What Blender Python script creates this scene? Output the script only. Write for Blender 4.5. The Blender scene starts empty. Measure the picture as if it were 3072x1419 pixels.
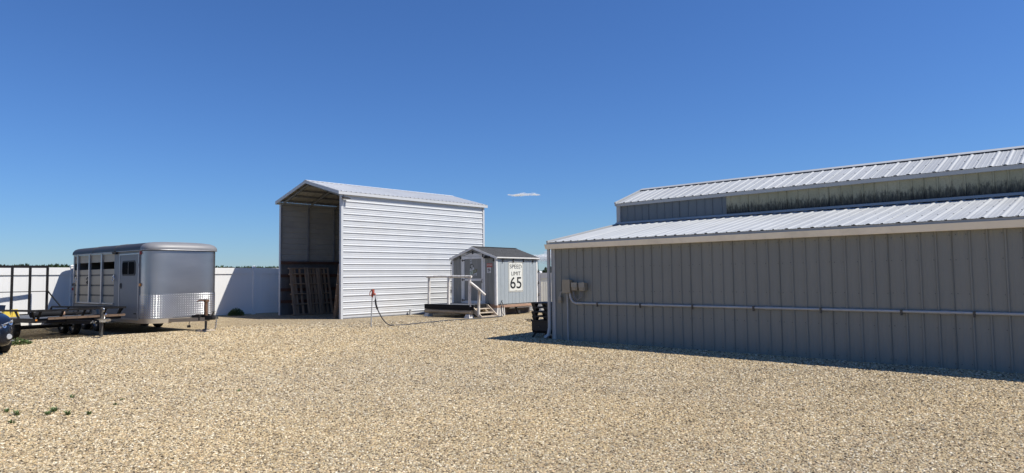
import bpy, math, random
import numpy as np
from mathutils import Vector, Matrix
random.seed(7); np.random.seed(7)
R = math.radians
S = bpy.context.scene
COL = S.collection

# ------------------------------------------------------------------ camera, sky, sun, exposure
cam_d = bpy.data.cameras.new('camera'); cam = bpy.data.objects.new('camera', cam_d); COL.objects.link(cam)
YAW, PITCH, ROLL = 0.820369, 0.0593082, -0.0110467
fw = Vector((math.sin(YAW)*math.cos(PITCH), math.cos(YAW)*math.cos(PITCH), math.sin(PITCH)))
rt = Vector((math.cos(YAW), -math.sin(YAW), 0)); up = rt.cross(fw)
r2 = rt*math.cos(ROLL) + up*math.sin(ROLL); u2 = -rt*math.sin(ROLL) + up*math.cos(ROLL)
M = Matrix((r2, u2, -fw)).transposed().to_4x4(); M.translation = (0, 0, 1.7)
cam.matrix_world = M
cam_d.sensor_width = 36; cam_d.lens = 36*1989.1/3072; cam_d.clip_end = 60000; cam_d.clip_start = .05
S.camera = cam

sun_dir = Vector((.348, -.60, 1)).normalized()
w = bpy.data.worlds.new('World'); S.world = w; w.use_nodes = True
nt = w.node_tree; nt.nodes.clear()
wo = nt.nodes.new('ShaderNodeOutputWorld'); bg = nt.nodes.new('ShaderNodeBackground'); sk = nt.nodes.new('ShaderNodeTexSky')
sk.sky_type = 'NISHITA'; sk.sun_disc = False
sk.sun_elevation = math.asin(sun_dir.z); sk.sun_rotation = math.atan2(sun_dir.x, sun_dir.y)
sk.altitude = 1000; sk.air_density = 1.3; sk.dust_density = 0.05; sk.ozone_density = 8.0
bg.inputs['Strength'].default_value = 0.078
tint = nt.nodes.new('ShaderNodeMix'); tint.data_type = 'RGBA'; tint.blend_type = 'MULTIPLY'; tint.inputs[0].default_value = 1; tint.inputs[7].default_value = (.56, .76, 1.06, 1)
nt.links.new(sk.outputs[0], tint.inputs[6]); nt.links.new(tint.outputs[2], bg.inputs[0]); nt.links.new(bg.outputs[0], wo.inputs[0])
sl = bpy.data.lights.new('sun', 'SUN'); so = bpy.data.objects.new('sun', sl); COL.objects.link(so)
sl.energy = 4.6; sl.angle = R(.53); sl.color = (1, .95, .87)
so.rotation_euler = (-sun_dir).to_track_quat('-Z', 'Y').to_euler()
S.view_settings.view_transform = 'Standard'; S.view_settings.look = 'None'
S.view_settings.exposure = .45; S.view_settings.gamma = 1; S.view_settings.use_curve_mapping = False
S.cycles.max_bounces = 8; S.cycles.transparent_max_bounces = 24

# ------------------------------------------------------------------ materials
def new_mat(name):
    m = bpy.data.materials.new(name); m.use_nodes = True
    n = m.node_tree; n.nodes.clear()
    o = n.nodes.new('ShaderNodeOutputMaterial'); p = n.nodes.new('ShaderNodeBsdfPrincipled')
    n.links.new(p.outputs[0], o.inputs[0])
    return m, n, p, o
def nd(n, t, **k):
    x = n.nodes.new(t)
    for a, b in k.items():
        if a.startswith('i_'): x.inputs[a[2:]].default_value = b
        else: setattr(x, a, b)
    return x
def mixc(n, fac, a, b, typ='MIX'):
    x = n.nodes.new('ShaderNodeMix'); x.data_type = 'RGBA'; x.blend_type = typ
    for sock, v in ((x.inputs[0], fac), (x.inputs[6], a), (x.inputs[7], b)):
        if hasattr(v, 'is_output'): n.links.new(v, sock)
        elif isinstance(v, (int, float)): sock.default_value = v
        else: sock.default_value = (*v, 1) if len(v) == 3 else v
    return x.outputs[2]
def ramp(n, src, stops):
    x = n.nodes.new('ShaderNodeValToRGB'); e = x.color_ramp.elements
    while len(e) < len(stops): e.new(.5)
    for el, (p, c) in zip(e, stops):
        el.position = p; el.color = (*c, 1) if not isinstance(c, (int, float)) else (c, c, c, 1)
    n.links.new(src, x.inputs[0]); return x.outputs[0]
def mat(name, col, rough=.6, metal=0, var=.12, scale=3.0, stretch=(1, 1, 1), dirt=None, dirt_amt=.5, dirt_scale=2.0, bump=0, bump_scale=40, spec=.5, coat=0, rv=.08, ior=1.5):
    """painted / wooden / metal surface: base colour broken up by two noises, optional dirt blotches, fine bump"""
    m, n, p, o = new_mat(name)
    tc = nd(n, 'ShaderNodeTexCoord'); mp = nd(n, 'ShaderNodeMapping'); mp.inputs['Scale'].default_value = stretch
    n.links.new(tc.outputs['Object'], mp.inputs[0])
    n1 = nd(n, 'ShaderNodeTexNoise', i_Scale=scale, i_Detail=6.0, i_Roughness=.6); n.links.new(mp.outputs[0], n1.inputs['Vector'])
    n2 = nd(n, 'ShaderNodeTexNoise', i_Scale=scale*9, i_Detail=4.0); n.links.new(mp.outputs[0], n2.inputs['Vector'])
    a = [max(0, c*(1-var*1.6)) for c in col]; b = [min(1, c*(1+var*1.6)) for c in col]
    c1 = mixc(n, ramp(n, n1.outputs[0], [(.3, 0.), (.7, 1.)]), a, b)
    lo, hi = 1-var*.8, 1+var*.5
    c2 = mixc(n, 1.0, c1, ramp(n, n2.outputs[0], [(.25, min(lo, 1)), (.75, min(hi, 1.0))]), 'MULTIPLY')
    if dirt:
        n3 = nd(n, 'ShaderNodeTexNoise', i_Scale=dirt_scale, i_Detail=8.0, i_Roughness=.7); n.links.new(mp.outputs[0], n3.inputs['Vector'])
        f = ramp(n, n3.outputs[0], [(.48, 0.), (.72, dirt_amt)])
        c2 = mixc(n, f, c2, dirt)
    n.links.new(c2, p.inputs['Base Color'])
    rr = n.nodes.new('ShaderNodeMapRange'); rr.inputs[3].default_value = max(.02, rough-rv); rr.inputs[4].default_value = min(1, rough+rv)
    n.links.new(n1.outputs[0], rr.inputs[0]); n.links.new(rr.outputs[0], p.inputs['Roughness'])
    p.inputs['Metallic'].default_value = metal; p.inputs['Specular IOR Level'].default_value = spec
    p.inputs['Coat Weight'].default_value = coat; p.inputs['IOR'].default_value = ior
    if bump:
        n4 = nd(n, 'ShaderNodeTexNoise', i_Scale=bump_scale, i_Detail=5.0); n.links.new(mp.outputs[0], n4.inputs['Vector'])
        bp = nd(n, 'ShaderNodeBump', i_Strength=bump, i_Distance=.01); n.links.new(n4.outputs[0], bp.inputs['Height']); n.links.new(bp.outputs[0], p.inputs['Normal'])
    return m

MT = {}
MT['barn_grey'] = mat('grey painted sheet metal', (.232, .232, .205), .5, var=.035, scale=.7, stretch=(1, 1, .5), dirt=(.19, .185, .16), dirt_amt=.3, dirt_scale=.9)
MT['clerestory_sky'] = mat('grey sheet metal tinted by sky light', (.145, .165, .175), .5, var=.04, scale=.8)  # same grey metal as the barn, blue of the sky light put into its colour
MT['lining'] = mat('dark plywood lining', (.13, .125, .12), .8, var=.2, scale=1.5, dirt=(.07, .06, .05), dirt_amt=.6)
MT['barn_trim'] = mat('pale grey trim metal', (.46, .46, .44), .5, var=.04, scale=1.2)
MT['gutter'] = mat('beige gutter metal', (.90, .83, .70), .5, var=.03, scale=.8, dirt=(.45, .40, .33), dirt_amt=.3)
MT['roof_white'] = mat('white roof metal', (.375, .39, .395), .5, var=.04, scale=.6, dirt=(.31, .31, .30), dirt_amt=.4, dirt_scale=.8)
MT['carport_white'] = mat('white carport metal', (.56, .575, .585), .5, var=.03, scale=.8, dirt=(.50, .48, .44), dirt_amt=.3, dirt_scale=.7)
MT['inner_steel'] = mat('galvanised steel frame', (.22, .225, .235), .55, metal=.2, var=.12, scale=4)
MT['vinyl'] = mat('white vinyl', (.80, .80, .78), .45, var=.02, scale=1.0)
def vinyl(nm, fac):
    m, n, p, o = new_mat(nm)
    tc = nd(n, 'ShaderNodeTexCoord')
    n1 = nd(n, 'ShaderNodeTexNoise', i_Scale=1.3, i_Detail=5.0); n.links.new(tc.outputs['Object'], n1.inputs['Vector'])
    c = mixc(n, n1.outputs[0], (.80, .80, .78), (.87, .87, .85))
    n.links.new(c, p.inputs['Base Color']); p.inputs['Roughness'].default_value = .45
    tr = nd(n, 'ShaderNodeBsdfTranslucent'); tr.inputs[0].default_value = (.80, .74, .60, 1)
    mx = nd(n, 'ShaderNodeMixShader', i_Fac=fac); n.links.new(p.outputs[0], mx.inputs[1]); n.links.new(tr.outputs[0], mx.inputs[2])
    n.links.new(mx.outputs[0], o.inputs[0]); return m
MT['vinyl_fence'] = vinyl('white vinyl fence', .08); MT['vinyl_thin'] = vinyl('thin translucent vinyl', .42)
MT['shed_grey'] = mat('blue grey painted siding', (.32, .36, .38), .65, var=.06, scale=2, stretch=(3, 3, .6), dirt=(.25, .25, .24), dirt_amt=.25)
MT['shed_front'] = mat('grey siding with painted shade', (.235, .235, .215), .65, var=.08, scale=2, stretch=(3, 3, .6))  # front siding: shade put into the colour, darker than the sunlit side
MT['white_paint'] = mat('white painted wood', (.74, .73, .70), .6, var=.06, scale=3, dirt=(.45, .40, .34), dirt_amt=.4, bump=.15)
MT['log_white'] = mat('peeling white paint on logs', (.74, .71, .65), .7, var=.08, scale=4, stretch=(2, 2, .7), dirt=(.27, .18, .11), dirt_amt=.95, dirt_scale=3.0, bump=.5, bump_scale=25)
MT['shingle'] = mat('dark asphalt shingle', (.058, .058, .058), .95, var=.3, scale=14, bump=.5, bump_scale=120)
MT['raw_wood'] = mat('reddish raw lumber', (.40, .25, .17), .75, var=.16, scale=2.5, stretch=(1, 8, 8), dirt=(.24, .15, .10), dirt_amt=.5, bump=.2)
MT['pale_wood'] = mat('weathered pale lumber', (.52, .44, .34), .75, var=.14, scale=3, stretch=(4, 4, 1), dirt=(.28, .22, .17), dirt_amt=.6, bump=.2)
MT['pallet_wood'] = mat('brown pallet wood', (.34, .24, .16), .8, var=.2, scale=2.5, stretch=(6, 6, .8), dirt=(.14, .10, .08), dirt_amt=.6, bump=.3)
MT['plank_brown'] = mat('stained brown plank', (.17, .11, .07), .8, var=.2, scale=2.5, stretch=(1, 8, 8), dirt=(.08, .06, .045), dirt_amt=.6)
MT['dark_wood'] = mat('dark weathered plank', (.12, .10, .09), .8, var=.2, scale=3)
MT['rust_wood'] = mat('rust brown board', (.11, .052, .034), .8, var=.2, scale=3)
MT['log_beam'] = mat('weathered log beam', (.46, .37, .26), .85, var=.25, scale=5, stretch=(1, .8, 3), dirt=(.12, .09, .07), dirt_amt=.8, dirt_scale=5, bump=.4)
MT['black_fabric'] = mat('black skirt sheet', (.012, .0125, .014), .8, var=.2, scale=3, spec=.2)
MT['deck_grey'] = mat('grey deck boards', (.10, .11, .13), .7, var=.15, scale=4)
MT['concrete'] = mat('whitewashed concrete', (.62, .60, .56), .85, var=.12, scale=5, dirt=(.35, .32, .28), dirt_amt=.6, bump=.3)
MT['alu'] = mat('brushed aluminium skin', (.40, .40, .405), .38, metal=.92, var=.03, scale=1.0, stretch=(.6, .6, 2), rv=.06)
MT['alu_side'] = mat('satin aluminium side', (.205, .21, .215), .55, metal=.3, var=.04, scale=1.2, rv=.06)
MT['alu_bright'] = mat('bright aluminium', (.42, .42, .43), .4, metal=.7, var=.04, scale=4)
MT['alu_slat'] = mat('dull aluminium with gravel bounce', (.44, .37, .27), .55, metal=.2, var=.05, scale=2, dirt=(.36, .30, .22), dirt_amt=.35)  # beige is light bounced off the gravel, put into the aluminium colour
MT['tread_plate'] = mat('aluminium plate ground', (.46, .46, .47), .34, metal=1, var=.05, scale=2)
MT['tread'] = mat('polished tread lozenge', (.60, .60, .61), .33, metal=1, var=.03, scale=3)
MT['roof_grey'] = mat('grey trailer roof', (.05, .05, .052), .5, metal=.0, var=.06, spec=.25, scale=1.5)
MT['roof_cap'] = mat('matt grey trailer roof nose', (.20, .20, .205), .5, metal=.1, var=.05, scale=1.5)
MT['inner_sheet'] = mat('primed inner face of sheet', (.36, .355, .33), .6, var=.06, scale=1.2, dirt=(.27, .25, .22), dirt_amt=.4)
MT['black_steel'] = mat('black painted steel', (.012, .012, .013), .6, var=.25, scale=4, dirt=(.035, .027, .02), dirt_amt=.4, ior=1.28)
MT['grey_steel'] = mat('worn grey steel', (.10, .097, .088), .55, metal=.4, var=.25, scale=8, dirt=(.09, .055, .035), dirt_amt=.6)
MT['chrome'] = mat('zinc plated steel', (.72, .72, .72), .25, metal=1, var=.1, scale=8)
MT['rust'] = mat('rusty steel tube', (.17, .09, .05), .75, metal=.1, var=.2, scale=8)
MT['rubber'] = mat('tyre rubber', (.016, .016, .017), .8, var=.25, scale=8, dirt=(.08, .07, .055), dirt_amt=.5)
MT['rim'] = mat('painted wheel rim', (.28, .28, .29), .4, metal=.8, var=.1, scale=6)
MT['plastic_black'] = mat('black plastic', (.010, .010, .011), .6, var=.2, scale=6, dirt=(.05, .045, .04), dirt_amt=.5)
MT['iron_dark'] = mat('dark brown iron', (.016, .011, .010), .6, var=.25, scale=5, dirt=(.035, .02, .014), dirt_amt=.6)
MT['box_tan'] = mat('tan enamel box', (.34, .285, .20), .5, var=.06, scale=4)
MT['box_pale'] = mat('pale grey box', (.33, .30, .24), .5, var=.06, scale=4)
MT['conduit'] = mat('grey conduit', (.43, .43, .42), .5, var=.05, scale=5)
MT['cable_grey'] = mat('dark grey flexible conduit', (.20, .20, .195), .55, var=.08, scale=8)
MT['yellow'] = mat('yellow plastic', (.78, .58, .09), .5, var=.06, scale=5, dirt=(.5, .36, .1), dirt_amt=.4)
MT['red'] = mat('faded red enamel', (.42, .085, .055), .5, var=.12, scale=12, dirt=(.25, .07, .04), dirt_amt=.5)
MT['red_lens'] = mat('red lens', (.35, .02, .02), .25, var=.05)
MT['amber'] = mat('amber lens', (.62, .24, .04), .25, var=.05)
MT['sign_white'] = mat('worn white sign face', (.70, .70, .63), .5, var=.05, scale=5, dirt=(.50, .49, .42), dirt_amt=.5, dirt_scale=4)
MT['ink'] = mat('black sign ink', (.014, .014, .014), .5, var=.2, scale=6)
MT['ink_worn'] = mat('worn black sign ink', (.05, .05, .05), .5, var=.3, scale=9, dirt=(.5, .5, .45), dirt_amt=.55, dirt_scale=8)
MT['sign_red'] = mat('faded red sign', (.44, .13, .11), .6, var=.12, scale=8)
MT['print_pink'] = mat('faded pale print', (.60, .45, .40), .6, var=.1, scale=8)
MT['print_white'] = mat('white print', (.72, .72, .70), .6, var=.05)
MT['plate_dark'] = mat('dark green plate', (.035, .045, .035), .45, var=.1)
MT['plate_pale'] = mat('pale plate', (.60, .62, .62), .45, var=.1)
MT['plate_sage'] = mat('sage plate', (.36, .43, .36), .45, var=.1)
MT['plate_olive'] = mat('olive plate', (.17, .16, .07), .45, var=.15)
MT['car_paint'] = mat('dark navy car paint', (.008, .011, .020), .25, metal=.1, var=.05, scale=2, coat=.25)
MT['glass_dark'] = mat('dark window glass', (.010, .011, .012), .2, var=.05, ior=1.02)
MT['void'] = mat('dark interior board', (.03, .027, .025), .9, var=.2)
MT['screw'] = mat('dark screw heads', (.10, .10, .11), .5, metal=.5, var=.1)
MT['hose'] = mat('dark rubber hose', (.05, .055, .065), .5, var=.2, scale=10)
MT['leaf'] = mat('weed leaf', (.11, .165, .05), .55, var=.25, scale=30)
MT['leaf_far'] = mat('dark green foliage', (.042, .070, .028), .7, var=.45, scale=.6)
MT['bark'] = mat('grey brown bark', (.12, .09, .065), .9, var=.25, scale=2)
MT['rub_lamp'] = mat('clear lamp lens', (.62, .64, .66), .12, metal=.4, var=.15, scale=9)

def fibreglass():
    """aged translucent fibreglass: yellowish, black mould creeping up from the bottom edge (z is metres above the thing's base)"""
    m, n, p, o = new_mat('mouldy fibreglass')
    tc = nd(n, 'ShaderNodeTexCoord'); sp = nd(n, 'ShaderNodeSeparateXYZ'); n.links.new(tc.outputs['Object'], sp.inputs[0])
    mp = nd(n, 'ShaderNodeMapping'); mp.inputs['Scale'].default_value = (1, 9, 2.4); n.links.new(tc.outputs['Object'], mp.inputs[0])
    n1 = nd(n, 'ShaderNodeTexNoise', i_Scale=2.2, i_Detail=8.0, i_Roughness=.75); n.links.new(mp.outputs[0], n1.inputs['Vector'])
    n2 = nd(n, 'ShaderNodeTexNoise', i_Scale=1.1, i_Detail=5.0); n.links.new(tc.outputs['Object'], n2.inputs['Vector'])
    n3 = nd(n, 'ShaderNodeTexNoise', i_Scale=30., i_Detail=4.0); n.links.new(tc.outputs['Object'], n3.inputs['Vector'])
    base = mixc(n, ramp(n, n2.outputs[0], [(.35, 0.), (.65, 1.)]), (.31, .295, .19), (.41, .385, .265))
    base = mixc(n, ramp(n, n3.outputs[0], [(.35, .35), (.6, 0.)]), base, (.24, .23, .15))
    h = nd(n, 'ShaderNodeMapRange'); h.inputs[1].default_value = 3.25; h.inputs[2].default_value = 3.74; h.inputs[3].default_value = 1.0; h.inputs[4].default_value = 0.0
    n.links.new(sp.outputs[2], h.inputs[0])
    a = nd(n, 'ShaderNodeMath', operation='ADD'); n.links.new(h.outputs[0], a.inputs[0])
    b = nd(n, 'ShaderNodeMath', operation='MULTIPLY_ADD'); n.links.new(n1.outputs[0], b.inputs[0]); b.inputs[1].default_value = 1.7; b.inputs[2].default_value = -.95
    n.links.new(b.outputs[0], a.inputs[1])
    f = ramp(n, a.outputs[0], [(.22, 0.), (.50, .75), (.80, 1.)])
    n.links.new(mixc(n, f, base, (.022, .022, .018)), p.inputs['Base Color']); p.inputs['Roughness'].default_value = .7
    return m
MT['fibreglass'] = fibreglass()

STONES = [(0., (.06, .046, .03)), (.11, (.16, .124, .08)), (.23, (.40, .31, .178)), (.38, (.555, .43, .24)), (.52, (.53, .44, .275)), (.64, (.33, .295, .225)), (.76, (.575, .425, .255)), (.88, (.68, .585, .39)), (1., (.81, .75, .59))]
def gravel_tint(n, pos, col):
    """broad colour drift over the yard: warmer to the left, a little greyer to the right and in faint wheel tracks"""
    a = nd(n, 'ShaderNodeTexNoise', i_Scale=.16, i_Detail=4.0); n.links.new(pos, a.inputs['Vector'])
    b = nd(n, 'ShaderNodeTexNoise', i_Scale=.9, i_Detail=5.0); n.links.new(pos, b.inputs['Vector'])
    c = mixc(n, 1.0, col, ramp(n, a.outputs[0], [(.36, (.90, .90, .92)), (.62, (1, .97, .92))]), 'MULTIPLY')
    return mixc(n, 1.0, c, ramp(n, b.outputs[0], [(.3, .87), (.68, 1.)]), 'MULTIPLY')
def ground_mat():
    m, n, p, o = new_mat('tan gravel')
    g = nd(n, 'ShaderNodeNewGeometry')
    cols = []
    for sc in (46., 20.):
        v = nd(n, 'ShaderNodeTexVoronoi', i_Scale=sc); n.links.new(g.outputs['Position'], v.inputs['Vector'])
        sp = nd(n, 'ShaderNodeSeparateColor'); n.links.new(v.outputs['Color'], sp.inputs[0])
        c = ramp(n, sp.outputs[0], STONES)
        e = nd(n, 'ShaderNodeTexVoronoi', i_Scale=sc, feature='DISTANCE_TO_EDGE'); n.links.new(g.outputs['Position'], e.inputs['Vector'])
        c = mixc(n, ramp(n, e.outputs['Distance'], [(.0, .75), (.14, 0.)]), c, (.10, .075, .05))
        cols.append((c, e))
    k = nd(n, 'ShaderNodeTexNoise', i_Scale=2.2, i_Detail=3.0); n.links.new(g.outputs['Position'], k.inputs['Vector'])
    c = mixc(n, ramp(n, k.outputs[0], [(.4, .25), (.6, .7)]), cols[0][0], cols[1][0])
    n.links.new(gravel_tint(n, g.outputs['Position'], c), p.inputs['Base Color'])
    p.inputs['Roughness'].default_value = .9; p.inputs['Specular IOR Level'].default_value = .2
    bm = ramp(n, cols[0][1].outputs['Distance'], [(0., 0.), (.25, 1.)])
    bp = nd(n, 'ShaderNodeBump', i_Strength=.7, i_Distance=.010); n.links.new(bm, bp.inputs['Height']); n.links.new(bp.outputs[0], p.inputs['Normal'])
    return m
MT['ground'] = ground_mat()
def stone_mat():
    m, n, p, o = new_mat('gravel stone')
    oi = nd(n, 'ShaderNodeObjectInfo'); g = nd(n, 'ShaderNodeNewGeometry')
    n.links.new(gravel_tint(n, g.outputs['Position'], ramp(n, oi.outputs['Random'], STONES)), p.inputs['Base Color'])
    p.inputs['Roughness'].default_value = .85; p.inputs['Specular IOR Level'].default_value = .25
    return m
MT['stone'] = stone_mat()
def field_mat():
    m, n, p, o = new_mat('dry field')
    g = nd(n, 'ShaderNodeNewGeometry'); a = nd(n, 'ShaderNodeTexNoise', i_Scale=.05, i_Detail=8.0); n.links.new(g.outputs['Position'], a.inputs['Vector'])
    n.links.new(mixc(n, ramp(n, a.outputs[0], [(.4, 0.), (.6, 1.)]), (.10, .12, .05), (.28, .23, .14)), p.inputs['Base Color']); p.inputs['Roughness'].default_value = .95
    return m
MT['field'] = field_mat()
def cloud_mat(name, alpha):
    m, n, p, o = new_mat(name)
    g = nd(n, 'ShaderNodeTexCoord'); a = nd(n, 'ShaderNodeTexNoise', i_Scale=.03, i_Detail=6.0); n.links.new(g.outputs['Object'], a.inputs['Vector'])
    d = nd(n, 'ShaderNodeBsdfDiffuse'); d.inputs[0].default_value = (.9, .9, .9, 1); t = nd(n, 'ShaderNodeBsdfTranslucent'); t.inputs[0].default_value = (.9, .9, .9, 1)
    dm = nd(n, 'ShaderNodeMixShader', i_Fac=.5); n.links.new(d.outputs[0], dm.inputs[1]); n.links.new(t.outputs[0], dm.inputs[2])
    tr = nd(n, 'ShaderNodeBsdfTransparent'); mx = nd(n, 'ShaderNodeMixShader')
    n.links.new(ramp(n, a.outputs[0], [(.35, alpha*.4), (.65, alpha)]), mx.inputs[0]); n.links.new(tr.outputs[0], mx.inputs[1]); n.links.new(dm.outputs[0], mx.inputs[2])
    n.links.new(mx.outputs[0], o.inputs[0]); return m

# ------------------------------------------------------------------ helpers
class MB:
    def __init__(s): s.v = []; s.f = []; s.sm = []
    def add(s, vs, fs, smooth=False):
        b = len(s.v); s.v += [tuple(p) for p in vs]; s.f += [tuple(i+b for i in f) for f in fs]; s.sm += [smooth]*len(fs); return s
    def box(s, x0, x1, y0, y1, z0, z1):
        return s.add([(x0, y0, z0), (x1, y0, z0), (x1, y1, z0), (x0, y1, z0), (x0, y0, z1), (x1, y0, z1), (x1, y1, z1), (x0, y1, z1)],
                     [(0, 3, 2, 1), (4, 5, 6, 7), (0, 1, 5, 4), (1, 2, 6, 5), (2, 3, 7, 6), (3, 0, 4, 7)])
    def prism(s, poly, d):
        """extrude a planar polygon (list of 3D points) by vector d"""
        k = len(poly); d = Vector(d); a = [Vector(p) for p in poly]; b = [p+d for p in a]
        return s.add(a+b, [tuple(range(k))[::-1], tuple(range(k, 2*k))]+[(i, (i+1) % k, k+(i+1) % k, k+i) for i in range(k)])
    def beam(s, p0, p1, w, h, upv=(0, 0, 1)):
        p0, p1, U = Vector(p0), Vector(p1), Vector(upv); d = (p1-p0).normalized()
        if abs(d.dot(U)) > .95: U = Vector((1, 0, 0))
        a = d.cross(U).normalized()*w/2; b = a.normalized().cross(d).normalized()*h/2
        return s.prism([p0-a-b, p0+a-b, p0+a+b, p0-a+b], p1-p0)
    def tube(s, pts, r, n=8, caps=True):
        pts = [Vector(p) for p in pts]; rs = r if isinstance(r, (list, tuple)) else [r]*len(pts); V = []; F = []
        prev = None
        for i, p in enumerate(pts):
            t = (pts[min(i+1, len(pts)-1)]-pts[max(i-1, 0)]).normalized()
            if prev is None: a = t.cross(Vector((0, 0, 1)) if abs(t.z) < .9 else Vector((1, 0, 0))).normalized()
            else: a = (prev - t*prev.dot(t)).normalized()
            prev = a; b = t.cross(a)
            for k in range(n):
                q = 2*math.pi*k/n; V.append(p+(a*math.cos(q)+b*math.sin(q))*rs[i])
        for i in range(len(pts)-1):
            for k in range(n): F.append((i*n+k, i*n+(k+1) % n, (i+1)*n+(k+1) % n, (i+1)*n+k))
        s.add(V, F, True)
        if caps:
            s.add(V[:n], [tuple(range(n))[::-1]]); s.add(V[-n:], [tuple(range(n))])
        return s
    def disc_stack(s, c, ax, prof, n=28):
        """lathe: prof = [(offset along axis, radius)]"""
        c = Vector(c); ax = Vector(ax).normalized(); a = ax.cross(Vector((0, 0, 1)) if abs(ax.z) < .9 else Vector((1, 0, 0))).normalized(); b = ax.cross(a)
        V = []; F = []
        for o, r in prof:
            for k in range(n):
                q = 2*math.pi*k/n; V.append(c+ax*o+(a*math.cos(q)+b*math.sin(q))*r)
        for i in range(len(prof)-1):
            for k in range(n): F.append((i*n+k, i*n+(k+1) % n, (i+1)*n+(k+1) % n, (i+1)*n+k))
        return s.add(V, F, False)
    def sheet(s, O, U, V, N, W, L, ribs, rh=.022, rb=.055, rtp=.022, minor=(), mh=.004):
        """ribbed metal sheet: W across (U), L along (V), ribs at the listed U positions, proud along N"""
        O, U, V, N = Vector(O), Vector(U), Vector(V), Vector(N)
        pr = [(0, 0)]
        ev = [(r, rb, rtp, rh) for r in ribs]+[(q, .03, .014, mh) for q in minor]
        for r, b, t, h in sorted(ev):
            for uu, hh in ((r-b/2, 0), (r-t/2, h), (r+t/2, h), (r+b/2, 0)):
                if pr[-1][0] < uu < W or uu <= W and hh: pr.append((min(max(uu, 0), W), hh))
        if pr[-1][0] < W: pr.append((W, 0))
        a = [O+U*u+N*h for u, h in pr]; k = len(a)
        return s.add(a+[p+V*L for p in a], [(i, i+1, k+i+1, k+i) for i in range(k-1)])
    def build(s, name, m, parent=None, world=False, loc=None):
        me = bpy.data.meshes.new(name)
        v = s.v
        if world and parent is not None:
            Mi = parent_matrix(parent).inverted(); v = [Mi @ Vector(p) for p in v]
        me.from_pydata([tuple(p) for p in v], [], s.f); me.update()
        me.polygons.foreach_set('use_smooth', s.sm)
        me.materials.append(MT[m] if isinstance(m, str) else m)
        o = bpy.data.objects.new(name, me); COL.objects.link(o)
        if parent is not None: o.parent = parent
        if loc is not None: o.location = loc
        return o
MTX = {}
def parent_matrix(p):
    A = Matrix.Identity(4)
    while p is not None:
        A = (Matrix.Translation(p.location) @ p.rotation_euler.to_matrix().to_4x4()) @ A; p = p.parent
    return A
def tag(o, label=None, cat=None, group=None, kind=None):
    if label: o['label'] = label
    if cat: o['category'] = cat
    if group: o['group'] = group
    if kind: o['kind'] = kind
    return o
def thing(name, label, cat, loc=(0, 0, 0), rz=0, group=None, rx=0):
    o = bpy.data.objects.new(name, None); COL.objects.link(o); o.location = loc; o.rotation_euler = (rx, 0, rz); o.empty_display_size = .2
    return tag(o, label, cat, group)
def copy_tree(o, parent=None):
    c = o.copy(); COL.objects.link(c)
    if parent is not None: c.parent = parent
    for ch in [x for x in bpy.data.objects if x.parent == o]: copy_tree(ch, c)
    return c
def text(parent, name, body, size, origin, right, upv, m, extrude=.002, sx=1.0, align='CENTER', bold=0, width=None):
    """raised lettering laid on a surface (local coordinates of the parent)"""
    cu = bpy.data.curves.new(name, 'FONT'); cu.body = body; cu.size = size; cu.extrude = extrude; cu.align_x = align; cu.align_y = 'CENTER'; cu.offset = bold
    to = bpy.data.objects.new(name, cu); COL.objects.link(to)
    dg = bpy.context.evaluated_depsgraph_get(); me = bpy.data.meshes.new_from_object(to.evaluated_get(dg))
    bpy.data.objects.remove(to); bpy.data.curves.remove(cu)
    r, u = Vector(right).normalized(), Vector(upv).normalized(); nn = r.cross(u); o0 = Vector(origin)
    if width: xs_ = [v.co.x for v in me.vertices]; sx = width/(max(xs_)-min(xs_))
    for v in me.vertices:
        c = v.co.copy(); v.co = o0+r*c.x*sx+u*c.y+nn*(c.z+extrude)
    me.materials.clear(); me.materials.append(MT[m])
    o = bpy.data.objects.new(name, me); COL.objects.link(o); o.parent = parent
    return o
def wheel(parent, c, ax, r, wdt, rimr):
    c = Vector(c); ax = Vector(ax).normalized(); h = wdt/2
    t = MB().disc_stack(c, ax, [(-h*.75, rimr), (-h, rimr*1.15), (-h, r*.86), (-h*.8, r*.97), (-h*.45, r), (h*.45, r), (h*.8, r*.97), (h, r*.86), (h, rimr*1.15), (h*.75, rimr)]).build('wheel', 'rubber', parent)
    m = MB().disc_stack(c, ax, [(-h*.78, 0), (-h*.78, rimr*.35), (-h*.45, rimr*.55), (-h*.55, rimr*.9), (-h*.85, rimr), (h*.85, rimr), (h*.55, rimr*.9), (h*.45, rimr*.55), (h*.78, rimr*.35), (h*.78, 0)])
    m.build('rim', 'rim', t); return t
def sstep(a, b, x):
    t = min(1, max(0, (x-a)/(b-a))); return t*t*(3-2*t)
def gz(x, y):
    """yard height: level, a shallow dip under the trailers, falling away past the shed"""
    d = sstep(1.2, 4, x)*(1-sstep(9.6, 12, x))*sstep(22.6, 25.6, y)*(1-sstep(28.9, 30.3, y))
    return -.15*d - .34*sstep(24.2, 27, x)

# ------------------------------------------------------------------ ground, gravel, field
xs = np.unique(np.concatenate([np.arange(-6, 31, .6), np.array([-3000, -900, -300, -120, -60, -30, -15, 34, 45, 70, 130, 300, 900, 3000])]))
ys = np.unique(np.concatenate([np.arange(-6, 34, .6), np.array([-3000, -900, -300, -120, -60, -30, -15, 36, 45, 70, 130, 300, 900, 3000])]))
g = MB(); nx, ny = len(xs), len(ys)
g.v = [(x, y, gz(x, y)) for y in ys for x in xs]
g.f = [(j*nx+i, j*nx+i+1, (j+1)*nx+i+1, (j+1)*nx+i) for j in range(ny-1) for i in range(nx-1)]; g.sm = [True]*len(g.f)
go = g.build('ground', 'ground'); go['kind'] = 'structure'
go.data.materials.append(MT['field'])
for p in go.data.polygons:
    c = p.center
    if c.y > 32 or c.x > 28.5: p.material_index = 1

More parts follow.
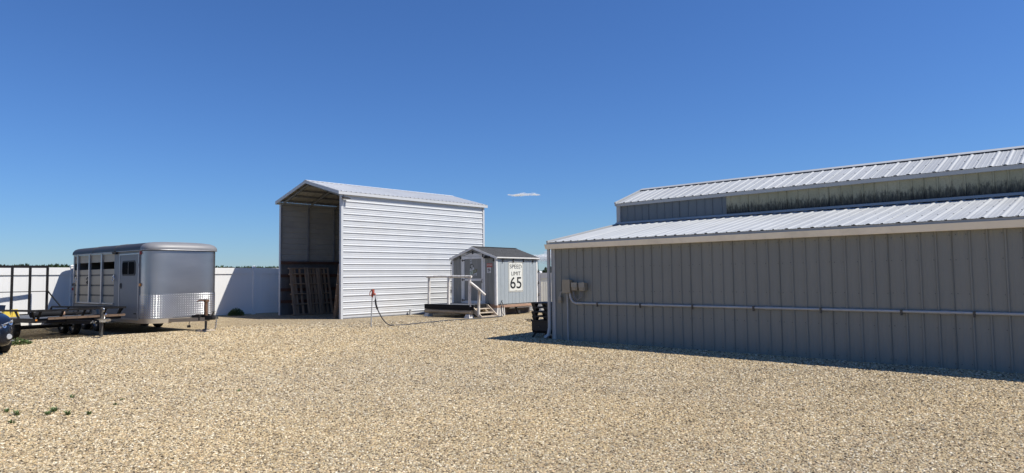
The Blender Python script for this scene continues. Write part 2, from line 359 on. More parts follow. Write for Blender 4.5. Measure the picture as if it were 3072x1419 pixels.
def gravel():
    """loose stones on the near part of the yard: instanced by geometry nodes on a fan-shaped patch that follows the ground"""
    V = []; F = []; D = []; Z = []
    rr = np.concatenate([np.arange(3.6, 10, .4), np.arange(10, 27.1, .8)]); aa = np.linspace(YAW-R(66), YAW+R(66), 80)
    for r in rr:
        for a in aa:
            x, y = r*math.sin(a), r*math.cos(a); V.append((x, y, gz(x, y)-.004))
            D.append(2250*min(1, (7.5/r)**1.25)*(1-sstep(22, 27, r))*(1-sstep(R(50), R(66), abs(a-YAW)))); Z.append(.88+max(0, r-6)*.05)
    k = len(aa)
    F = [(j*k+i, j*k+i+1, (j+1)*k+i+1, (j+1)*k+i) for j in range(len(rr)-1) for i in range(k-1)]
    me = bpy.data.meshes.new('gravel'); me.from_pydata(V, [], F)
    for nm, d in (('dens', D), ('size', Z)):
        at = me.attributes.new(nm, 'FLOAT', 'POINT'); at.data.foreach_set('value', d)
    me.materials.append(MT['stone'])
    o = bpy.data.objects.new('gravel', me); COL.objects.link(o); o['kind'] = 'stuff'
    o['label'] = 'loose tan and grey gravel stones spread over the yard'
    t = bpy.data.node_groups.new('scatter stones', 'GeometryNodeTree')
    t.interface.new_socket('Geometry', in_out='INPUT', socket_type='NodeSocketGeometry'); t.interface.new_socket('Geometry', in_out='OUTPUT', socket_type='NodeSocketGeometry')
    N = t.nodes; Lk = t.links
    gi, gout = N.new('NodeGroupInput'), N.new('NodeGroupOutput')
    dp = N.new('GeometryNodeDistributePointsOnFaces'); na = N.new('GeometryNodeInputNamedAttribute'); na.data_type = 'FLOAT'; na.inputs[0].default_value = 'dens'
    Lk.new(gi.outputs[0], dp.inputs['Mesh']); Lk.new(na.outputs[0], dp.inputs['Density']); dp.inputs['Seed'].default_value = 3
    ico = N.new('GeometryNodeMeshIcoSphere'); ico.inputs['Radius'].default_value = 1; ico.inputs['Subdivisions'].default_value = 2
    sp = N.new('GeometryNodeSetPosition'); nz = N.new('ShaderNodeTexNoise'); nz.inputs['Scale'].default_value = 1.1
    vm = N.new('ShaderNodeVectorMath'); vm.operation = 'SUBTRACT'; vm.inputs[1].default_value = (.5, .5, .5)
    vs = N.new('ShaderNodeVectorMath'); vs.operation = 'SCALE'; vs.inputs['Scale'].default_value = 1.5
    Lk.new(nz.outputs['Color'], vm.inputs[0]); Lk.new(vm.outputs[0], vs.inputs[0]); Lk.new(ico.outputs[0], sp.inputs[0]); Lk.new(vs.outputs[0], sp.inputs['Offset'])
    sm = N.new('GeometryNodeSetMaterial'); sm.inputs['Material'].default_value = MT['stone']; Lk.new(sp.outputs[0], sm.inputs[0])
    ip = N.new('GeometryNodeInstanceOnPoints'); Lk.new(dp.outputs[0], ip.inputs['Points']); Lk.new(sm.outputs[0], ip.inputs['Instance'])
    rv = N.new('FunctionNodeRandomValue'); rv.data_type = 'FLOAT_VECTOR'; rv.inputs[0].default_value = (-.5, -.5, 0); rv.inputs[1].default_value = (.5, .5, 6.28)
    Lk.new(rv.outputs[0], ip.inputs['Rotation'])
    rs = N.new('FunctionNodeRandomValue'); rs.data_type = 'FLOAT_VECTOR'; rs.inputs[0].default_value = (.006, .006, .006); rs.inputs[1].default_value = (.0205, .0162, .015); rs.inputs['Seed'].default_value = 5
    nb = N.new('GeometryNodeInputNamedAttribute'); nb.data_type = 'FLOAT'; nb.inputs[0].default_value = 'size'
    ms = N.new('ShaderNodeVectorMath'); ms.operation = 'SCALE'; Lk.new(rs.outputs[0], ms.inputs[0]); Lk.new(nb.outputs[0], ms.inputs['Scale'])
    Lk.new(ms.outputs[0], ip.inputs['Scale']); Lk.new(ip.outputs[0], gout.inputs[0])
    md = o.modifiers.new('stones', 'NODES'); md.node_group = t
gravel()

# ------------------------------------------------------------------ barn (world coordinates, wall face at x = 13.77, runs along Y)
def barn():
    T = thing('barn', 'long grey metal barn with white stepped roof and mouldy clerestory', 'barn', (13.77, 11.38, 0))
    b = lambda mb, nm, m: mb.build(nm, m, T, world=True)
    X0, X1, Y1, Y0 = 13.77, 17.0, 11.38, -6.7
    NP, PW = 18, 1.005
    rib = [.2513, .5025, .7538, 1.005]; minor = [.085, .168, .336, .42, .588, .67, .838, .92]
    scr = MB()
    for i in range(NP):
        y = 11.32-i*PW
        off = .0015*(i % 2)
        # wall sheet
        b(MB().sheet((X0-off, y, 0.0), (0, -1, 0), (0, 0, 1), (-1, 0, 0), PW, 2.44, rib, rh=.026, rb=.05, rtp=.02, minor=minor, mh=.0025), 'wall_panel', 'barn_grey')
        # lower roof sheet
        d = Vector((17.0-13.6, 0, 3.225-2.585)); L = d.length; d.normalize(); n = Vector((-d.z, 0, d.x))
        b(MB().sheet(Vector((13.6, y+.03, 2.585))+n*off, (0, -1, 0), d, n, PW, L, rib, rh=.019, rb=.085, rtp=.025, minor=minor, mh=.003), 'roof_panel', 'roof_white')
        # upper roof sheet
        d2 = Vector((18.45-16.88, 0, 4.42-3.865)); L2 = d2.length; d2.normalize(); n2 = Vector((-d2.z, 0, d2.x))
        b(MB().sheet(Vector((16.88, y+.03, 3.865))+n2*off, (0, -1, 0), d2, n2, PW, L2, rib, rh=.019, rb=.085, rtp=.025, minor=minor, mh=.003), 'upper_roof_panel', 'roof_white')
        # clerestory sheets: the first three and a half grey, the rest fibreglass
        if i == 3:
            b(MB().sheet((X1-off, y, 3.22), (0, -1, 0), (0, 0, 1), (-1, 0, 0), .385, .58, [.2513], rh=.022, rb=.05, rtp=.02), 'clerestory_panel', 'clerestory_sky')
            o = b(MB().sheet((X1-off+.004, y-.385, 3.22), (0, -1, 0), (0, 0, 1), (-1, 0, 0), PW-.385, .58, [.117, .369, .62], rh=.02, rb=.05, rtp=.02), 'clerestory_panel', 'fibreglass')
        else:
            b(MB().sheet((X1-off, y, 3.22), (0, -1, 0), (0, 0, 1), (-1, 0, 0), PW, .58, rib, rh=.022, rb=.05, rtp=.02), 'clerestory_panel', 'clerestory_sky' if i < 3 else 'fibreglass')
        for q in rib:
            yy = y-q
            for zz in (.09, .70, 1.30, 1.90, 2.33):
                for dy in ((.045,) if abs(q-1.005) > .01 else (.045, -.045)):
                    scr.disc_stack((X0-.002, yy+dy+random.uniform(-.006, .006), zz+random.uniform(-.008, .008)), (-1, 0, 0), [(0, .009), (.007, .008), (.008, 0)], 6)
            for s_ in (.05, .9, 1.75, 2.6, 3.35):
                P = Vector((13.6, yy+.03+.05, 2.585))+d*s_; scr.disc_stack(P, n, [(0, .012), (.009, .011), (.010, 0)], 6)
            for s_ in (.06, .8, 1.5):
                P = Vector((16.88, yy+.03+.05, 3.865))+d2*s_; scr.disc_stack(P, n2, [(0, .012), (.009, .011), (.010, 0)], 6)
    o = b(scr, 'screws', 'screw'); o['kind'] = 'stuff'
    # closure behind the eaves, gutter, downspout, trims
    b(MB().box(13.63, 13.655, Y0, 11.40, 2.52, 2.583), 'drip_edge', 'barn_trim')
    gut = MB()
    gut.prism([(13.765, 11.48, 2.405), (13.62, 11.48, 2.405), (13.575, 11.48, 2.53), (13.59, 11.48, 2.53), (13.632, 11.48, 2.418), (13.765, 11.48, 2.418)], (0, Y0-11.48, 0))
    gut.prism([(13.765, 11.484, 2.404), (13.62, 11.484, 2.404), (13.573, 11.484, 2.531), (13.765, 11.484, 2.531)], (0, -.006, 0))
    b(gut, 'gutter', 'gutter')
    ds = MB(); ds.box(13.65, 13.71, 11.385, 11.455, .26, 2.41)
    ds.beam((13.68, 11.42, .30), (13.66, 11.45, .10), .062, .072, (1, 0, 0)); ds.beam((13.66, 11.44, .13), (13.60, 11.53, .045), .068, .06, (1, 0, 0))
    b(ds, 'downspout', 'barn_trim')
    b(MB().box(13.735, 13.90, 11.26, 11.34, 0.0, 2.405).box(13.741, 13.80, 11.34, 11.383, 0, 2.405), 'corner_trim', 'barn_trim')
    b(MB().prism([(16.985, Y1+.06, 3.30), (16.95, Y1+.06, 3.295), (16.86, Y1+.06, 3.235), (16.87, Y1+.06, 3.225), (16.96, Y1+.06, 3.275), (16.985, Y1+.06, 3.28)], (0, Y0-Y1-.06, 0)), 'flashing', 'barn_trim')
    b(MB().box(16.90, 16.925, Y0, 11.42, 3.775, 3.862).box(16.925, 17.02, Y0, 11.42, 3.775, 3.785), 'upper_fascia', 'barn_trim')
    b(MB().box(16.945, 17.10, 11.30, 11.425, 3.24, 3.774), 'upper_corner_trim', 'barn_trim')
    d2 = Vector((18.45-16.88, 0, 4.42-3.865)).normalized(); n2 = Vector((-d2.z, 0, d2.x)); a = Vector((18.45, 11.44, 4.42))-d2*.17+n2*.037; c = Vector((18.45, 11.44, 4.42))+n2*.045
    e = Vector((2*18.45-a.x, 11.44, a.z))
    b(MB().prism([a, c+Vector((.012, 0, .004)), e, e-Vector((0, 0, .012)), c-Vector((-.012, 0, .012)), a-Vector((0, 0, .006))], (0, Y0-11.44, 0)), 'ridge_cap', 'roof_white')
    # rake trims on the gable end
    d = Vector((17.0-13.6, 0, .64)).normalized()
    b(MB().beam((13.6, 11.40, 2.57), (17.0, 11.40, 3.21), .05, .11), 'rake_trim', 'roof_white')
    b(MB().beam((16.88, 11.42, 3.845), (18.45, 11.42, 4.40), .05, .12), 'upper_rake_trim', 'roof_white')
    # far half, mirrored about the ridge, and the two ends
    mx = lambda x: 36.9-x
    b(MB().prism([(18.45, Y1+.03, 4.42), (mx(16.88), Y1+.03, 3.865), (mx(16.88), Y1+.03, 3.80), (18.45, Y1+.03, 4.36)], (0, Y0-Y1, 0)), 'rear_upper_roof', 'roof_white')
    b(MB().prism([(mx(17.0), Y1+.03, 3.225), (mx(13.6), Y1+.03, 2.585), (mx(13.6), Y1+.03, 2.53), (mx(17.0), Y1+.03, 3.17)], (0, Y0-Y1, 0)), 'rear_lower_roof', 'roof_white')
    b(MB().box(mx(13.80), mx(13.77), Y0, Y1, 0, 2.5), 'rear_wall', 'barn_grey')
    b(MB().box(mx(17.03), mx(17.0), Y0, Y1, 3.17, 3.82), 'rear_clerestory', 'barn_grey')
    for y in (Y1-.035, Y0+.03):
        pl = [(13.79, y, 0), (mx(13.80), y, 0), (mx(13.80), y, 2.54), (mx(17.03), y, 3.14), (mx(17.03), y, 3.83), (18.45, y, 4.36), (17.02, y, 3.85), (17.02, y, 3.18), (13.79, y, 2.55)]
        b(MB().prism(pl, (0, -.02, 0)), 'gable_wall', 'barn_grey')
    rb_ = MB(); x = 14.02
    while x < mx(13.95):
        q = min(x, mx(x)); z1 = 2.53+(q-13.77)*.186 if q < 16.95 else 3.80+(q-17.0)*.345
        rb_.prism([(x-.03, Y1-.035, 0), (x-.012, Y1-.012, 0), (x+.012, Y1-.012, 0), (x+.03, Y1-.035, 0)], (0, 0, z1)); x += .2513
    o = b(rb_, 'gable_ribs', 'barn_grey'); o['kind'] = 'stuff'
    return T
barn()

# ------------------------------------------------------------------ carport
def carport():
    T = thing('carport', 'tall white ribbed metal carport with open front', 'carport', (15.2, 23.85, 0))
    b = lambda mb, nm, m: mb.build(nm, m, T, world=True)
    xa, xb, ya, yb, H, PK = 15.2, 23.5, 23.85, 29.0, 5.2, 5.98
    ym = (ya+yb)/2
    for i in range(7):                       # wall sheets of three ribs, right, left and rear
        z = .05+i*.785; h = .785 if i < 6 else H-.05-6*.785
        rb = [r for r in (.13, .392, .653) if r < h-.02]; mn = [r+q for r in (.13, .392, .653) for q in (.087, .174) if r+q < h-.02]
        off = .0015*(i % 2)
        kw = dict(rh=.025, rb=.07, rtp=.024, minor=mn, mh=.006)
        b(MB().sheet((xa+.03, ya-off, z), (0, 0, 1), (1, 0, 0), (0, -1, 0), h, xb-xa-.03, rb, **kw), 'wall_panel', 'carport_white')
        b(MB().sheet((xa+.03, yb+off, z), (0, 0, 1), (1, 0, 0), (0, 1, 0), h, xb-xa-.03, rb, **kw), 'wall_panel', 'carport_white')
        b(MB().sheet((xb+off, ya, z), (0, 0, 1), (0, 1, 0), (1, 0, 0), h, yb-ya, rb, **kw), 'wall_panel', 'carport_white')
        kj = dict(kw, rh=.02)
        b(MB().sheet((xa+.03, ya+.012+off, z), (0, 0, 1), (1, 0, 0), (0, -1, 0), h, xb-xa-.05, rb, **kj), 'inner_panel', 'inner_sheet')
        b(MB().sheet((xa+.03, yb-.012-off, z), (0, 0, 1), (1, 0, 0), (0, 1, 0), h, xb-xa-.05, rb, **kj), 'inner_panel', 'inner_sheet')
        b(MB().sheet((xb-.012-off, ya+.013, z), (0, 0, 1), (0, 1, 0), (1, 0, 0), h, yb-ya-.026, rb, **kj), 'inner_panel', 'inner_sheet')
    b(MB().prism([(xb, ya, H-.01), (xb, yb, H-.01), (xb, ym, PK-.05)], (.01, 0, 0)), 'rear_gable', 'carport_white')
    # roof sheets, ribs run down the slope
    x0, x1 = 15.03, 23.66
    nP = 9; pw = (x1-x0)/nP
    for s_, ye in ((1, ya-.11), (-1, yb+.11)):
        e = Vector((0, ye, 5.285)); k = Vector((0, ym, 6.0)); d = (k-e); L = d.length; d.normalize(); n = d.cross(Vector((1, 0, 0)))*(-1)
        if n.z < 0: n = -n
        for i in range(nP):
            b(MB().sheet((x0+i*pw, e.y, e.z+.0015*(i % 2)), (1, 0, 0), d, n, pw, L, [pw*.125+pw*.25*j for j in range(4)], rh=.024, rb=.06, rtp=.026, minor=[pw*.25*j for j in range(1, 4)], mh=.003), 'roof_panel', 'carport_white')
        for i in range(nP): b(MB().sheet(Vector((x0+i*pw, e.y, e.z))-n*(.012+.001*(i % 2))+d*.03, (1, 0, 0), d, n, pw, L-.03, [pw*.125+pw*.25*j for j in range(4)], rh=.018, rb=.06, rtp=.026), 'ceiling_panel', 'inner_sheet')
        b(MB().box(x0+.01, x1-.01, min(e.y, e.y+.03*s_), max(e.y, e.y+.03*s_), 5.155, 5.275), 'eave_trim', 'carport_white')
        for xx in (x0-.012, x1-.018):
            b(MB().prism([(xx, e.y-.004*s_, 5.155), (xx, e.y-.004*s_, 5.295), (xx, ym, 6.012), (xx, ym, 5.875)], (.03, 0, 0)), 'rake_trim', 'carport_white')
        for q in (.12, .37, .62, .87):       # purlins under the roof
            P = e+d*L*q-n*.05; b(MB().box(x0+.05, x1-.05, P.y-.03, P.y+.03, P.z-.05, P.z+.02), 'purlin', 'inner_steel')
    b(MB().prism([(x0-.01, ym-.16, 5.985), (x0-.01, ym, 6.03), (x0-.01, ym+.16, 5.985), (x0-.01, ym+.16, 5.978), (x0-.01, ym, 6.02), (x0-.01, ym-.16, 5.978)], (x1-x0+.02, 0, 0)), 'ridge_cap', 'carport_white')
    # frames: post, rafter, post at each bow
    for k, x in enumerate((15.24, 16.65, 18.06, 19.46, 20.86, 22.26, 23.44)):
        for y in (ya+.06, yb-.06):
            b(MB().box(x-.035, x+.035, y-.035, y+.035, 0.0, 5.13), 'post', 'inner_steel')
        b(MB().beam((x, ya+.06, 5.13), (x, ym, 5.86), .06, .07), 'rafter', 'inner_steel'); b(MB().beam((x, yb-.06, 5.13), (x, ym, 5.86), .06, .07), 'rafter', 'inner_steel')
    # white corner trims
    for x, y, sx, sy in ((xa, ya, 1, 1), (xb, ya, -1, 1), (xa, yb, 1, -1), (xb, yb, -1, -1)):
        yo = y-.036*sy; xo = x-.012*sx
        m = MB().box(min(xo, x+.09*sx), max(xo, x+.09*sx), min(yo, yo+.012*sy), max(yo, yo+.012*sy), .0, 5.16)
        m.box(min(xo, xo+.012*sx), max(xo, xo+.012*sx), min(yo+.012*sy, y+.10*sy), max(yo+.012*sy, y+.10*sy), 0, 5.16)
        b(m, 'corner_trim', 'carport_white')
    for y in (ya+.02, yb-.02):
        b(MB().box(xa+.1, xb-.05, y-.03, y+.03, .0, .05), 'base_rail', 'inner_steel')
    # plywood lining on the lower inside walls
    for i in range(7):
        a = xa+.06+i*1.17; c = min(a+1.16, xb-.06)
        b(MB().box(a, c, yb-.10, yb-.088, .04, 2.40), 'lining_sheet', 'lining'); b(MB().box(a, c, ya+.088, ya+.10, .04, 2.40), 'lining_sheet', 'lining')
    for i in range(4): b(MB().box(xb-.078, xb-.066, ya+.15+i*1.22, ya+.15+i*1.22+1.21, .04, 2.40), 'lining_sheet', 'lining')
    # kick boards along the inside
    for z in (.55, 1.1, 1.75, 2.36):
        b(MB().box(xa+.02, xb-.12, yb-.135, yb-.10, z, z+.14), 'kick_board', 'rust_wood')
        b(MB().box(xa+.1, xb-.12, ya+.10, ya+.135, z, z+.14), 'kick_board', 'rust_wood')
        b(MB().box(xb-.11, xb-.08, ya+.14, yb-.14, z, z+.14), 'kick_board', 'rust_wood')
    return T
carport()
L = thing('flood_lamp', 'small dark twin flood lamp at front corner under carport eave', 'lamp', (15.26, 23.80, 5.02))
for k in (0, 1): MB().prism([(k*.16-.08, -.02, .04), (k*.16+.06, -.02, .04), (k*.16+.10, -.16, -.02), (k*.16-.04, -.16, -.02)], (0, 0, -.04)).build('lamp_head', 'plastic_black', L)
MB().box(-.03, .05, -.03, .0, .0, .06).tube([(.02, -.02, .06), (.0, -.02, .16), (.05, -.02, .22)], .008, 6).build('bracket', 'plastic_black', L)

# ------------------------------------------------------------------ white vinyl fences
def fence(name, label, loc, rz, x_from, x_to, posts, zb, zt, hollow=False):
    T = thing(name, label, 'fence', loc, rz, 'white vinyl fences round the yard')
    bw = .18; nb = int(round((x_to-x_from)/bw))
    base = MB().prism([(0, 0, zb+.05), (0, .0235, zb+.05), (.003, .026, zb+.05), (bw-.0045, .026, zb+.05), (bw-.0015, .0235, zb+.05), (bw-.0015, 0, zb+.05)], (0, 0, zt-.30-zb))
    if hollow:
        base = MB().add([(0, .0235, zb+.05), (0, 0, zb+.05), (bw-.0015, 0, zb+.05), (bw-.0015, .0235, zb+.05), (0, .0235, zt-.25), (0, 0, zt-.25), (bw-.0015, 0, zt-.25), (bw-.0015, .0235, zt-.25)], [(0, 1, 5, 4), (1, 2, 6, 5), (2, 3, 7, 6)])
    proto = base.build('board', 'vinyl_thin' if hollow else 'vinyl_fence', T)
    for i in range(nb):
        o = proto if i == 0 else proto.copy()
        if i: COL.objects.link(o)
        o.parent = T; o.location = (x_from+i*bw, -.013+random.uniform(-.0015, .0015), 0)
    pp = sorted(posts)
    ends = [x_from]+[p for p in pp if x_from < p < x_to]+[x_to]
    for a, c in zip(ends, ends[1:]):
        MB().box(a, c, -.045, .045, zt-.26, zt).box(a, c, -.05, .05, zt-.285, zt-.262).build('top_rail', 'vinyl_fence', T)
        MB().box(a, c, -.045, .045, zb+.01, zb+.17).build('bottom_rail', 'vinyl_fence', T)
    for p in pp:
        q = MB().box(p-.066, p+.066, -.072, .072, zb-.1, zt+.05).build('post', 'vinyl_fence', T)
        MB().box(p-.078, p+.078, -.084, .084, zt+.05, zt+.068).prism([(p-.07, -.07, zt+.068), (p+.07, -.07, zt+.068), (p+.07, .07, zt+.068), (p-.07, .07, zt+.068)], (0, 0, .004)).add(
            [(p-.07, -.07, zt+.072), (p+.07, -.07, zt+.072), (p+.07, .07, zt+.072), (p-.07, .07, zt+.072), (p, 0, zt+.11)], [(0, 1, 4), (1, 2, 4), (2, 3, 4), (3, 0, 4)]).build('post_cap', 'vinyl', q)
    return T
fence('vinyl_fence', 'white vinyl fence behind the horse trailer and flatbed trailer', (0, 30.31, 0), math.atan(.043), -1.0, 26.9, [2.27+2.532*k-2.532 for k in range(11)], .03, 2.22)
fence('vinyl_fence', 'shaded beige looking fence between the shed and the grey barn', (27.2, 31.0, 0), -math.pi/2, 0.0, 22.0, [.1+2.53*k for k in range(9)], -.33, 1.845, True)

# ------------------------------------------------------------------ far trees, clouds
def treeline():
    m = MB()
    def clump(x, y, z, s):
        for k in range(3):
            a = Vector((random.uniform(-1, 1), random.uniform(-1, 1), random.uniform(-.4, .4))).normalized()*s
            b_ = Vector((random.uniform(-.5, .5), random.uniform(-.5, .5), 1)).normalized()*s*1.4; p = Vector((x, y, z))
            m.add([p-a*.5, p+a*.5, p+a*.12+b_], [(0, 1, 2)])
    rnd = random.Random(3)
    hts = [rnd.uniform(-.25, .3) for _ in range(220)]
    for i in range(11000):
        x = random.uniform(-20, 125); k = int((x+20)/145*219); f = (x+20)/145*219-k
        top = 4.20+.006*max(0, 60-x)+(hts[k]*(1-f)+hts[k+1]*f)
        clump(x, 150+random.uniform(0, 9), top-abs(random.gauss(0, .9)), random.uniform(.25, .5))
    for i in range(5000):
        x = 290+random.uniform(-30, 60); y = random.uniform(130, 330)
        clump(x, y, 3.6-abs(random.gauss(0, 1.1)), random.uniform(.6, 1.0))
    m.box(-20, 125, 153, 157, 0, 3.9); m.box(292, 300, 120, 330, 0, 2.6)
    o = m.build('treeline', 'leaf_far'); tag(o, 'distant dark green row of trees behind the white fence', None, None, 'stuff')
treeline()
def tree(x, y, h, seed, label):
    rnd = random.Random(seed)
    T = thing('tree', label, 'tree', (x, y, -.4), 0, 'distant trees between shed and barn')
    MB().tube([(0, 0, 0), (.1, 0, h*.4), (0, .1, h*.8)], [.28, .2, .06], 7).build('trunk', 'bark', T)
    c = MB()
    for i in range(700):
        z = rnd.uniform(.25, 1)*h; r = h*.30*math.sqrt(max(0.03, 1-((z/h-.5)/.55)**2))*rnd.uniform(.3, 1.1); q = rnd.uniform(0, 6.28)
        p = Vector((r*math.cos(q), r*math.sin(q), z+rnd.uniform(-.2, .35))); a = Vector((rnd.uniform(-1, 1), rnd.uniform(-1, 1), rnd.uniform(-.5, .5))).normalized()*.35; d = Vector((rnd.uniform(-.5, .5), rnd.uniform(-.5, .5), 1)).normalized()*.6
        c.add([p-a, p+a, p+d], [(0, 1, 2)])
    c.build('crown', 'leaf_far', T)
def at(px, D, z=0):     # pixel column of the photo -> place on the ground D metres off
    lat = (px-1536)/1989.1*D; return (lat*math.cos(YAW)+D*math.sin(YAW), -lat*math.sin(YAW)+D*math.cos(YAW))
tree(*at(1641, 210), 4.1, 1, 'smaller far tree nearer to the small shed')
tree(*at(1650, 214), 4.3, 2, 'middle one of the far trees beside the barn corner')
tree(*at(1662, 205), 4.0, 3, 'far tree half hidden by the barn downspout')
def cloud(name, label, px, D, z, W, H, n, alpha, seed, rz):
    rnd = random.Random(seed); m = MB()
    for i in range(n):
        t = rnd.uniform(-1, 1); e = (1-abs(t)**1.6)
        c = Vector((t*W/2, rnd.uniform(-.12, .12)*W, rnd.gauss(0, .2)*H*e+math.sin(t*4+.8)*H*.14)); r = H*(.10+.28*e)*rnd.uniform(.5, 1)
        sx = rnd.uniform(3.0, 6.5)
        V = []; F = []; nu, nv = 12, 7
        for j in range(nv+1):
            for k in range(nu):
                a, b_ = 2*math.pi*k/nu, math.pi*j/nv; rr = r*(1+.22*math.sin(3*a+i)*math.sin(2*b_+i*2))
                V.append(c+Vector((rr*sx*math.sin(b_)*math.cos(a), rr*2*math.sin(b_)*math.sin(a), rr*math.cos(b_))))
        for j in range(nv):
            for k in range(nu): F.append((j*nu+k, j*nu+(k+1) % nu, (j+1)*nu+(k+1) % nu, (j+1)*nu+k))
        m.add(V, F, True)
    x, y = at(px, D)
    o = m.build(name, cloud_mat('cloud vapour %d' % seed, alpha), None, loc=(x, y, z)); o.rotation_euler = (0, 0, rz)
    return tag(o, label, 'cloud', 'clouds in the sky')
cloud('cloud', 'small thin white cloud wisp in the open blue sky', 1573, 3000, 1.7+3000*(829-585)/1989.1, 150, 11, 80, .22, 4, -YAW)
cloud('cloud', 'faint pale cloud bank low behind the barn corner', 1690, 14000, 1.7+14000*(829-770)/1989.1, 1900, 260, 40, .22, 9, -YAW)

# ------------------------------------------------------------------ garden shed (local: X = side, Y = front width, front faces -X)
SR = .095
def shed():
    T = thing('shed', 'small blue grey garden shed with white trim raised on blocks', 'shed', (20.177, 19.752, 0), SR)
    Wd, Ln, zb, ze, pk = 2.51, 2.96, .50, 2.49, 2.93
    ztop = lambda v: ze+(pk-ze)*(1-abs(v-Wd/2)/(Wd/2))
    def board(a, c, plane):
        g_ = .006
        if plane == 'front':
            pl = [(0, a+g_, zb), (0, c-g_, zb), (0, c-g_, ztop(c-g_)-.02)]
            if a < Wd/2 < c: pl.append((0, Wd/2, pk-.02))
            pl.append((0, a+g_, ztop(a+g_)-.02)); d = (-.014, 0, 0)
        else:
            pl = [(a+g_, 0, zb), (c-g_, 0, zb), (c-g_, 0, ze), (a+g_, 0, ze)]; d = (0, -.014, 0)
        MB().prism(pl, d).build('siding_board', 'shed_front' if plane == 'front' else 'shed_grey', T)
    k = 12
    for i in range(k): board(.03+i*(Wd-.06)/k, .03+(i+1)*(Wd-.06)/k, 'front')
    for i in range(11): board(.03+i*.263, min(.03+(i+1)*.263, Ln-.03), 'side')
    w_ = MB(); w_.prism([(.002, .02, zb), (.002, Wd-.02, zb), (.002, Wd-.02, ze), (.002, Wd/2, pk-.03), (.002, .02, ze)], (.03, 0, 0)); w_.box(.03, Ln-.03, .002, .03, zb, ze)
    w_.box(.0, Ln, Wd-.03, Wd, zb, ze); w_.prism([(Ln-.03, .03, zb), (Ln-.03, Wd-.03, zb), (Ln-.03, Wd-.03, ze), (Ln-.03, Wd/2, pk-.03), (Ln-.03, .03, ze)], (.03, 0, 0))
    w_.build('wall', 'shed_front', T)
    for u, v, su, sv in ((0, 0, 1, 1), (Ln, 0, -1, 1), (0, Wd, 1, -1), (Ln, Wd, -1, -1)):
        uo, vo = u-.030*su, v-.030*sv
        m = MB().box(min(uo, u+.06*su), max(uo, u+.06*su), min(vo, v-.015*sv), max(vo, v-.015*sv), zb-.04, ze-.01)
        m.box(min(uo, u-.015*su), max(uo, u-.015*su), min(v-.015*sv, v+.075*sv), max(v-.015*sv, v+.075*sv), zb-.04, ze-.01)
        m.build('corner_trim', 'white_paint', T)
    # door: frame, leaf, rails, hinges, handle
    MB().box(-.032, -.0145, .60, .68, zb+.02, 2.60).box(-.032, -.0145, 1.885, 1.965, zb+.02, 2.60).box(-.034, -.0145, .58, 1.985, 2.58, 2.71).build('door_frame', 'white_paint', T)
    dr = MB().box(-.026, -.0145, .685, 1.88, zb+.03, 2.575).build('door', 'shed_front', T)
    rails = MB()
    for a in ((.69, .79, .53, 2.57), (1.775, 1.875, .53, 2.57)): rails.box(-.042, -.0265, *a)
    for z0, z1 in ((.53, .64), (1.50, 1.60), (2.46, 2.57)): rails.box(-.041, -.0265, .79, 1.775, z0, z1)
    rails.build('door_trim', 'white_paint', dr)
    for z in (.66, 1.55, 2.40):
        MB().box(-.050, -.043, 1.74, 1.93, z-.02, z+.02).tube([(-.05, 1.88, z-.06), (-.05, 1.88, z+.06)], .012, 6).build('hinge', 'black_steel', dr)
    MB().tube([(-.042, .74, 1.56), (-.085, .74, 1.55), (-.09, .74, 1.44), (-.042, .74, 1.42)], .011, 6).build('handle', 'black_steel', dr)
    # roof: two slopes of shingle courses, white rake boards and drip edges
    ov, fo = .10, .07
    zz = lambda v: ze+.06+(pk-ze)*(1-abs(v-Wd/2)/(Wd/2))
    for side in (0, 1):
        v0 = -ov if side == 0 else Wd+ov; sg = 1 if side == 0 else -1
        n_ = 9; slope = (Wd/2+ov)/n_
        deck = [(-fo, v0, zz(v0)-.03), (-fo, Wd/2, zz(Wd/2)-.03), (-fo, Wd/2, zz(Wd/2)-.005), (-fo, v0, zz(v0)-.005)]
        MB().prism(deck, (Ln+2*fo, 0, 0)).build('roof_deck', 'white_paint', T)
        for i in range(n_):
            a = v0+sg*slope*i; c = v0+sg*(slope*(i+1)+(.04 if i < n_-1 else 0)); m = MB(); u = -fo-.012; j = 0
            while u < Ln+fo:
                wd = .30 if (i+j) else .16; e = min(u+wd-.008, Ln+fo+.012); dz = random.uniform(0, .004)
                m.prism([(u, a, zz(a)+.013+dz), (u, a, zz(a)+.001), (u, c, zz(c)+.000), (u, c, zz(c)+.004)], (e-u, 0, 0)); u += wd; j += 1
            m.build('shingle_course', 'shingle', T)
    MB().beam((-fo-.01, Wd/2, zz(Wd/2)+.012), (Ln+fo+.01, Wd/2, zz(Wd/2)+.012), .16, .016).build('ridge_shingle', 'shingle', T)
    for xx in (-fo-.03, Ln+fo+.012):
        for vv in (-ov-.01, Wd+ov+.01):
            MB().prism([(xx, vv, zz(vv)-.10), (xx, vv, zz(vv)-.005), (xx, Wd/2, zz(Wd/2)-.005), (xx, Wd/2, zz(Wd/2)-.10)], (.018, 0, 0)).build('rake_board', 'white_paint', T)
    MB().box(-fo, Ln+fo, -ov-.018, -ov-.001, zz(-ov)-.05, zz(-ov)-.001).build('drip_edge', 'white_paint', T)
    # floor rim and skids
    MB().box(-.0, Ln, -.028, .03, .355, .458).build('floor_joist', 'raw_wood', T)
    MB().box(.0, Ln, Wd-.03, Wd, .355, .498).box(.0, .03, .03, Wd-.03, .355, .498).build('floor_rim', 'raw_wood', T)
    MB().box(.03, Ln-.03, .03, Wd-.03, .47, .498).build('floor', 'dark_wood', T)
    MB().box(.9, Ln-.02, .40, .44, .02, .33).build('under_plank', 'dark_wood', T)
    MB().box(1.0, Ln+.02, .06, .10, .285, .33).build('skid_rail', 'white_paint', T)
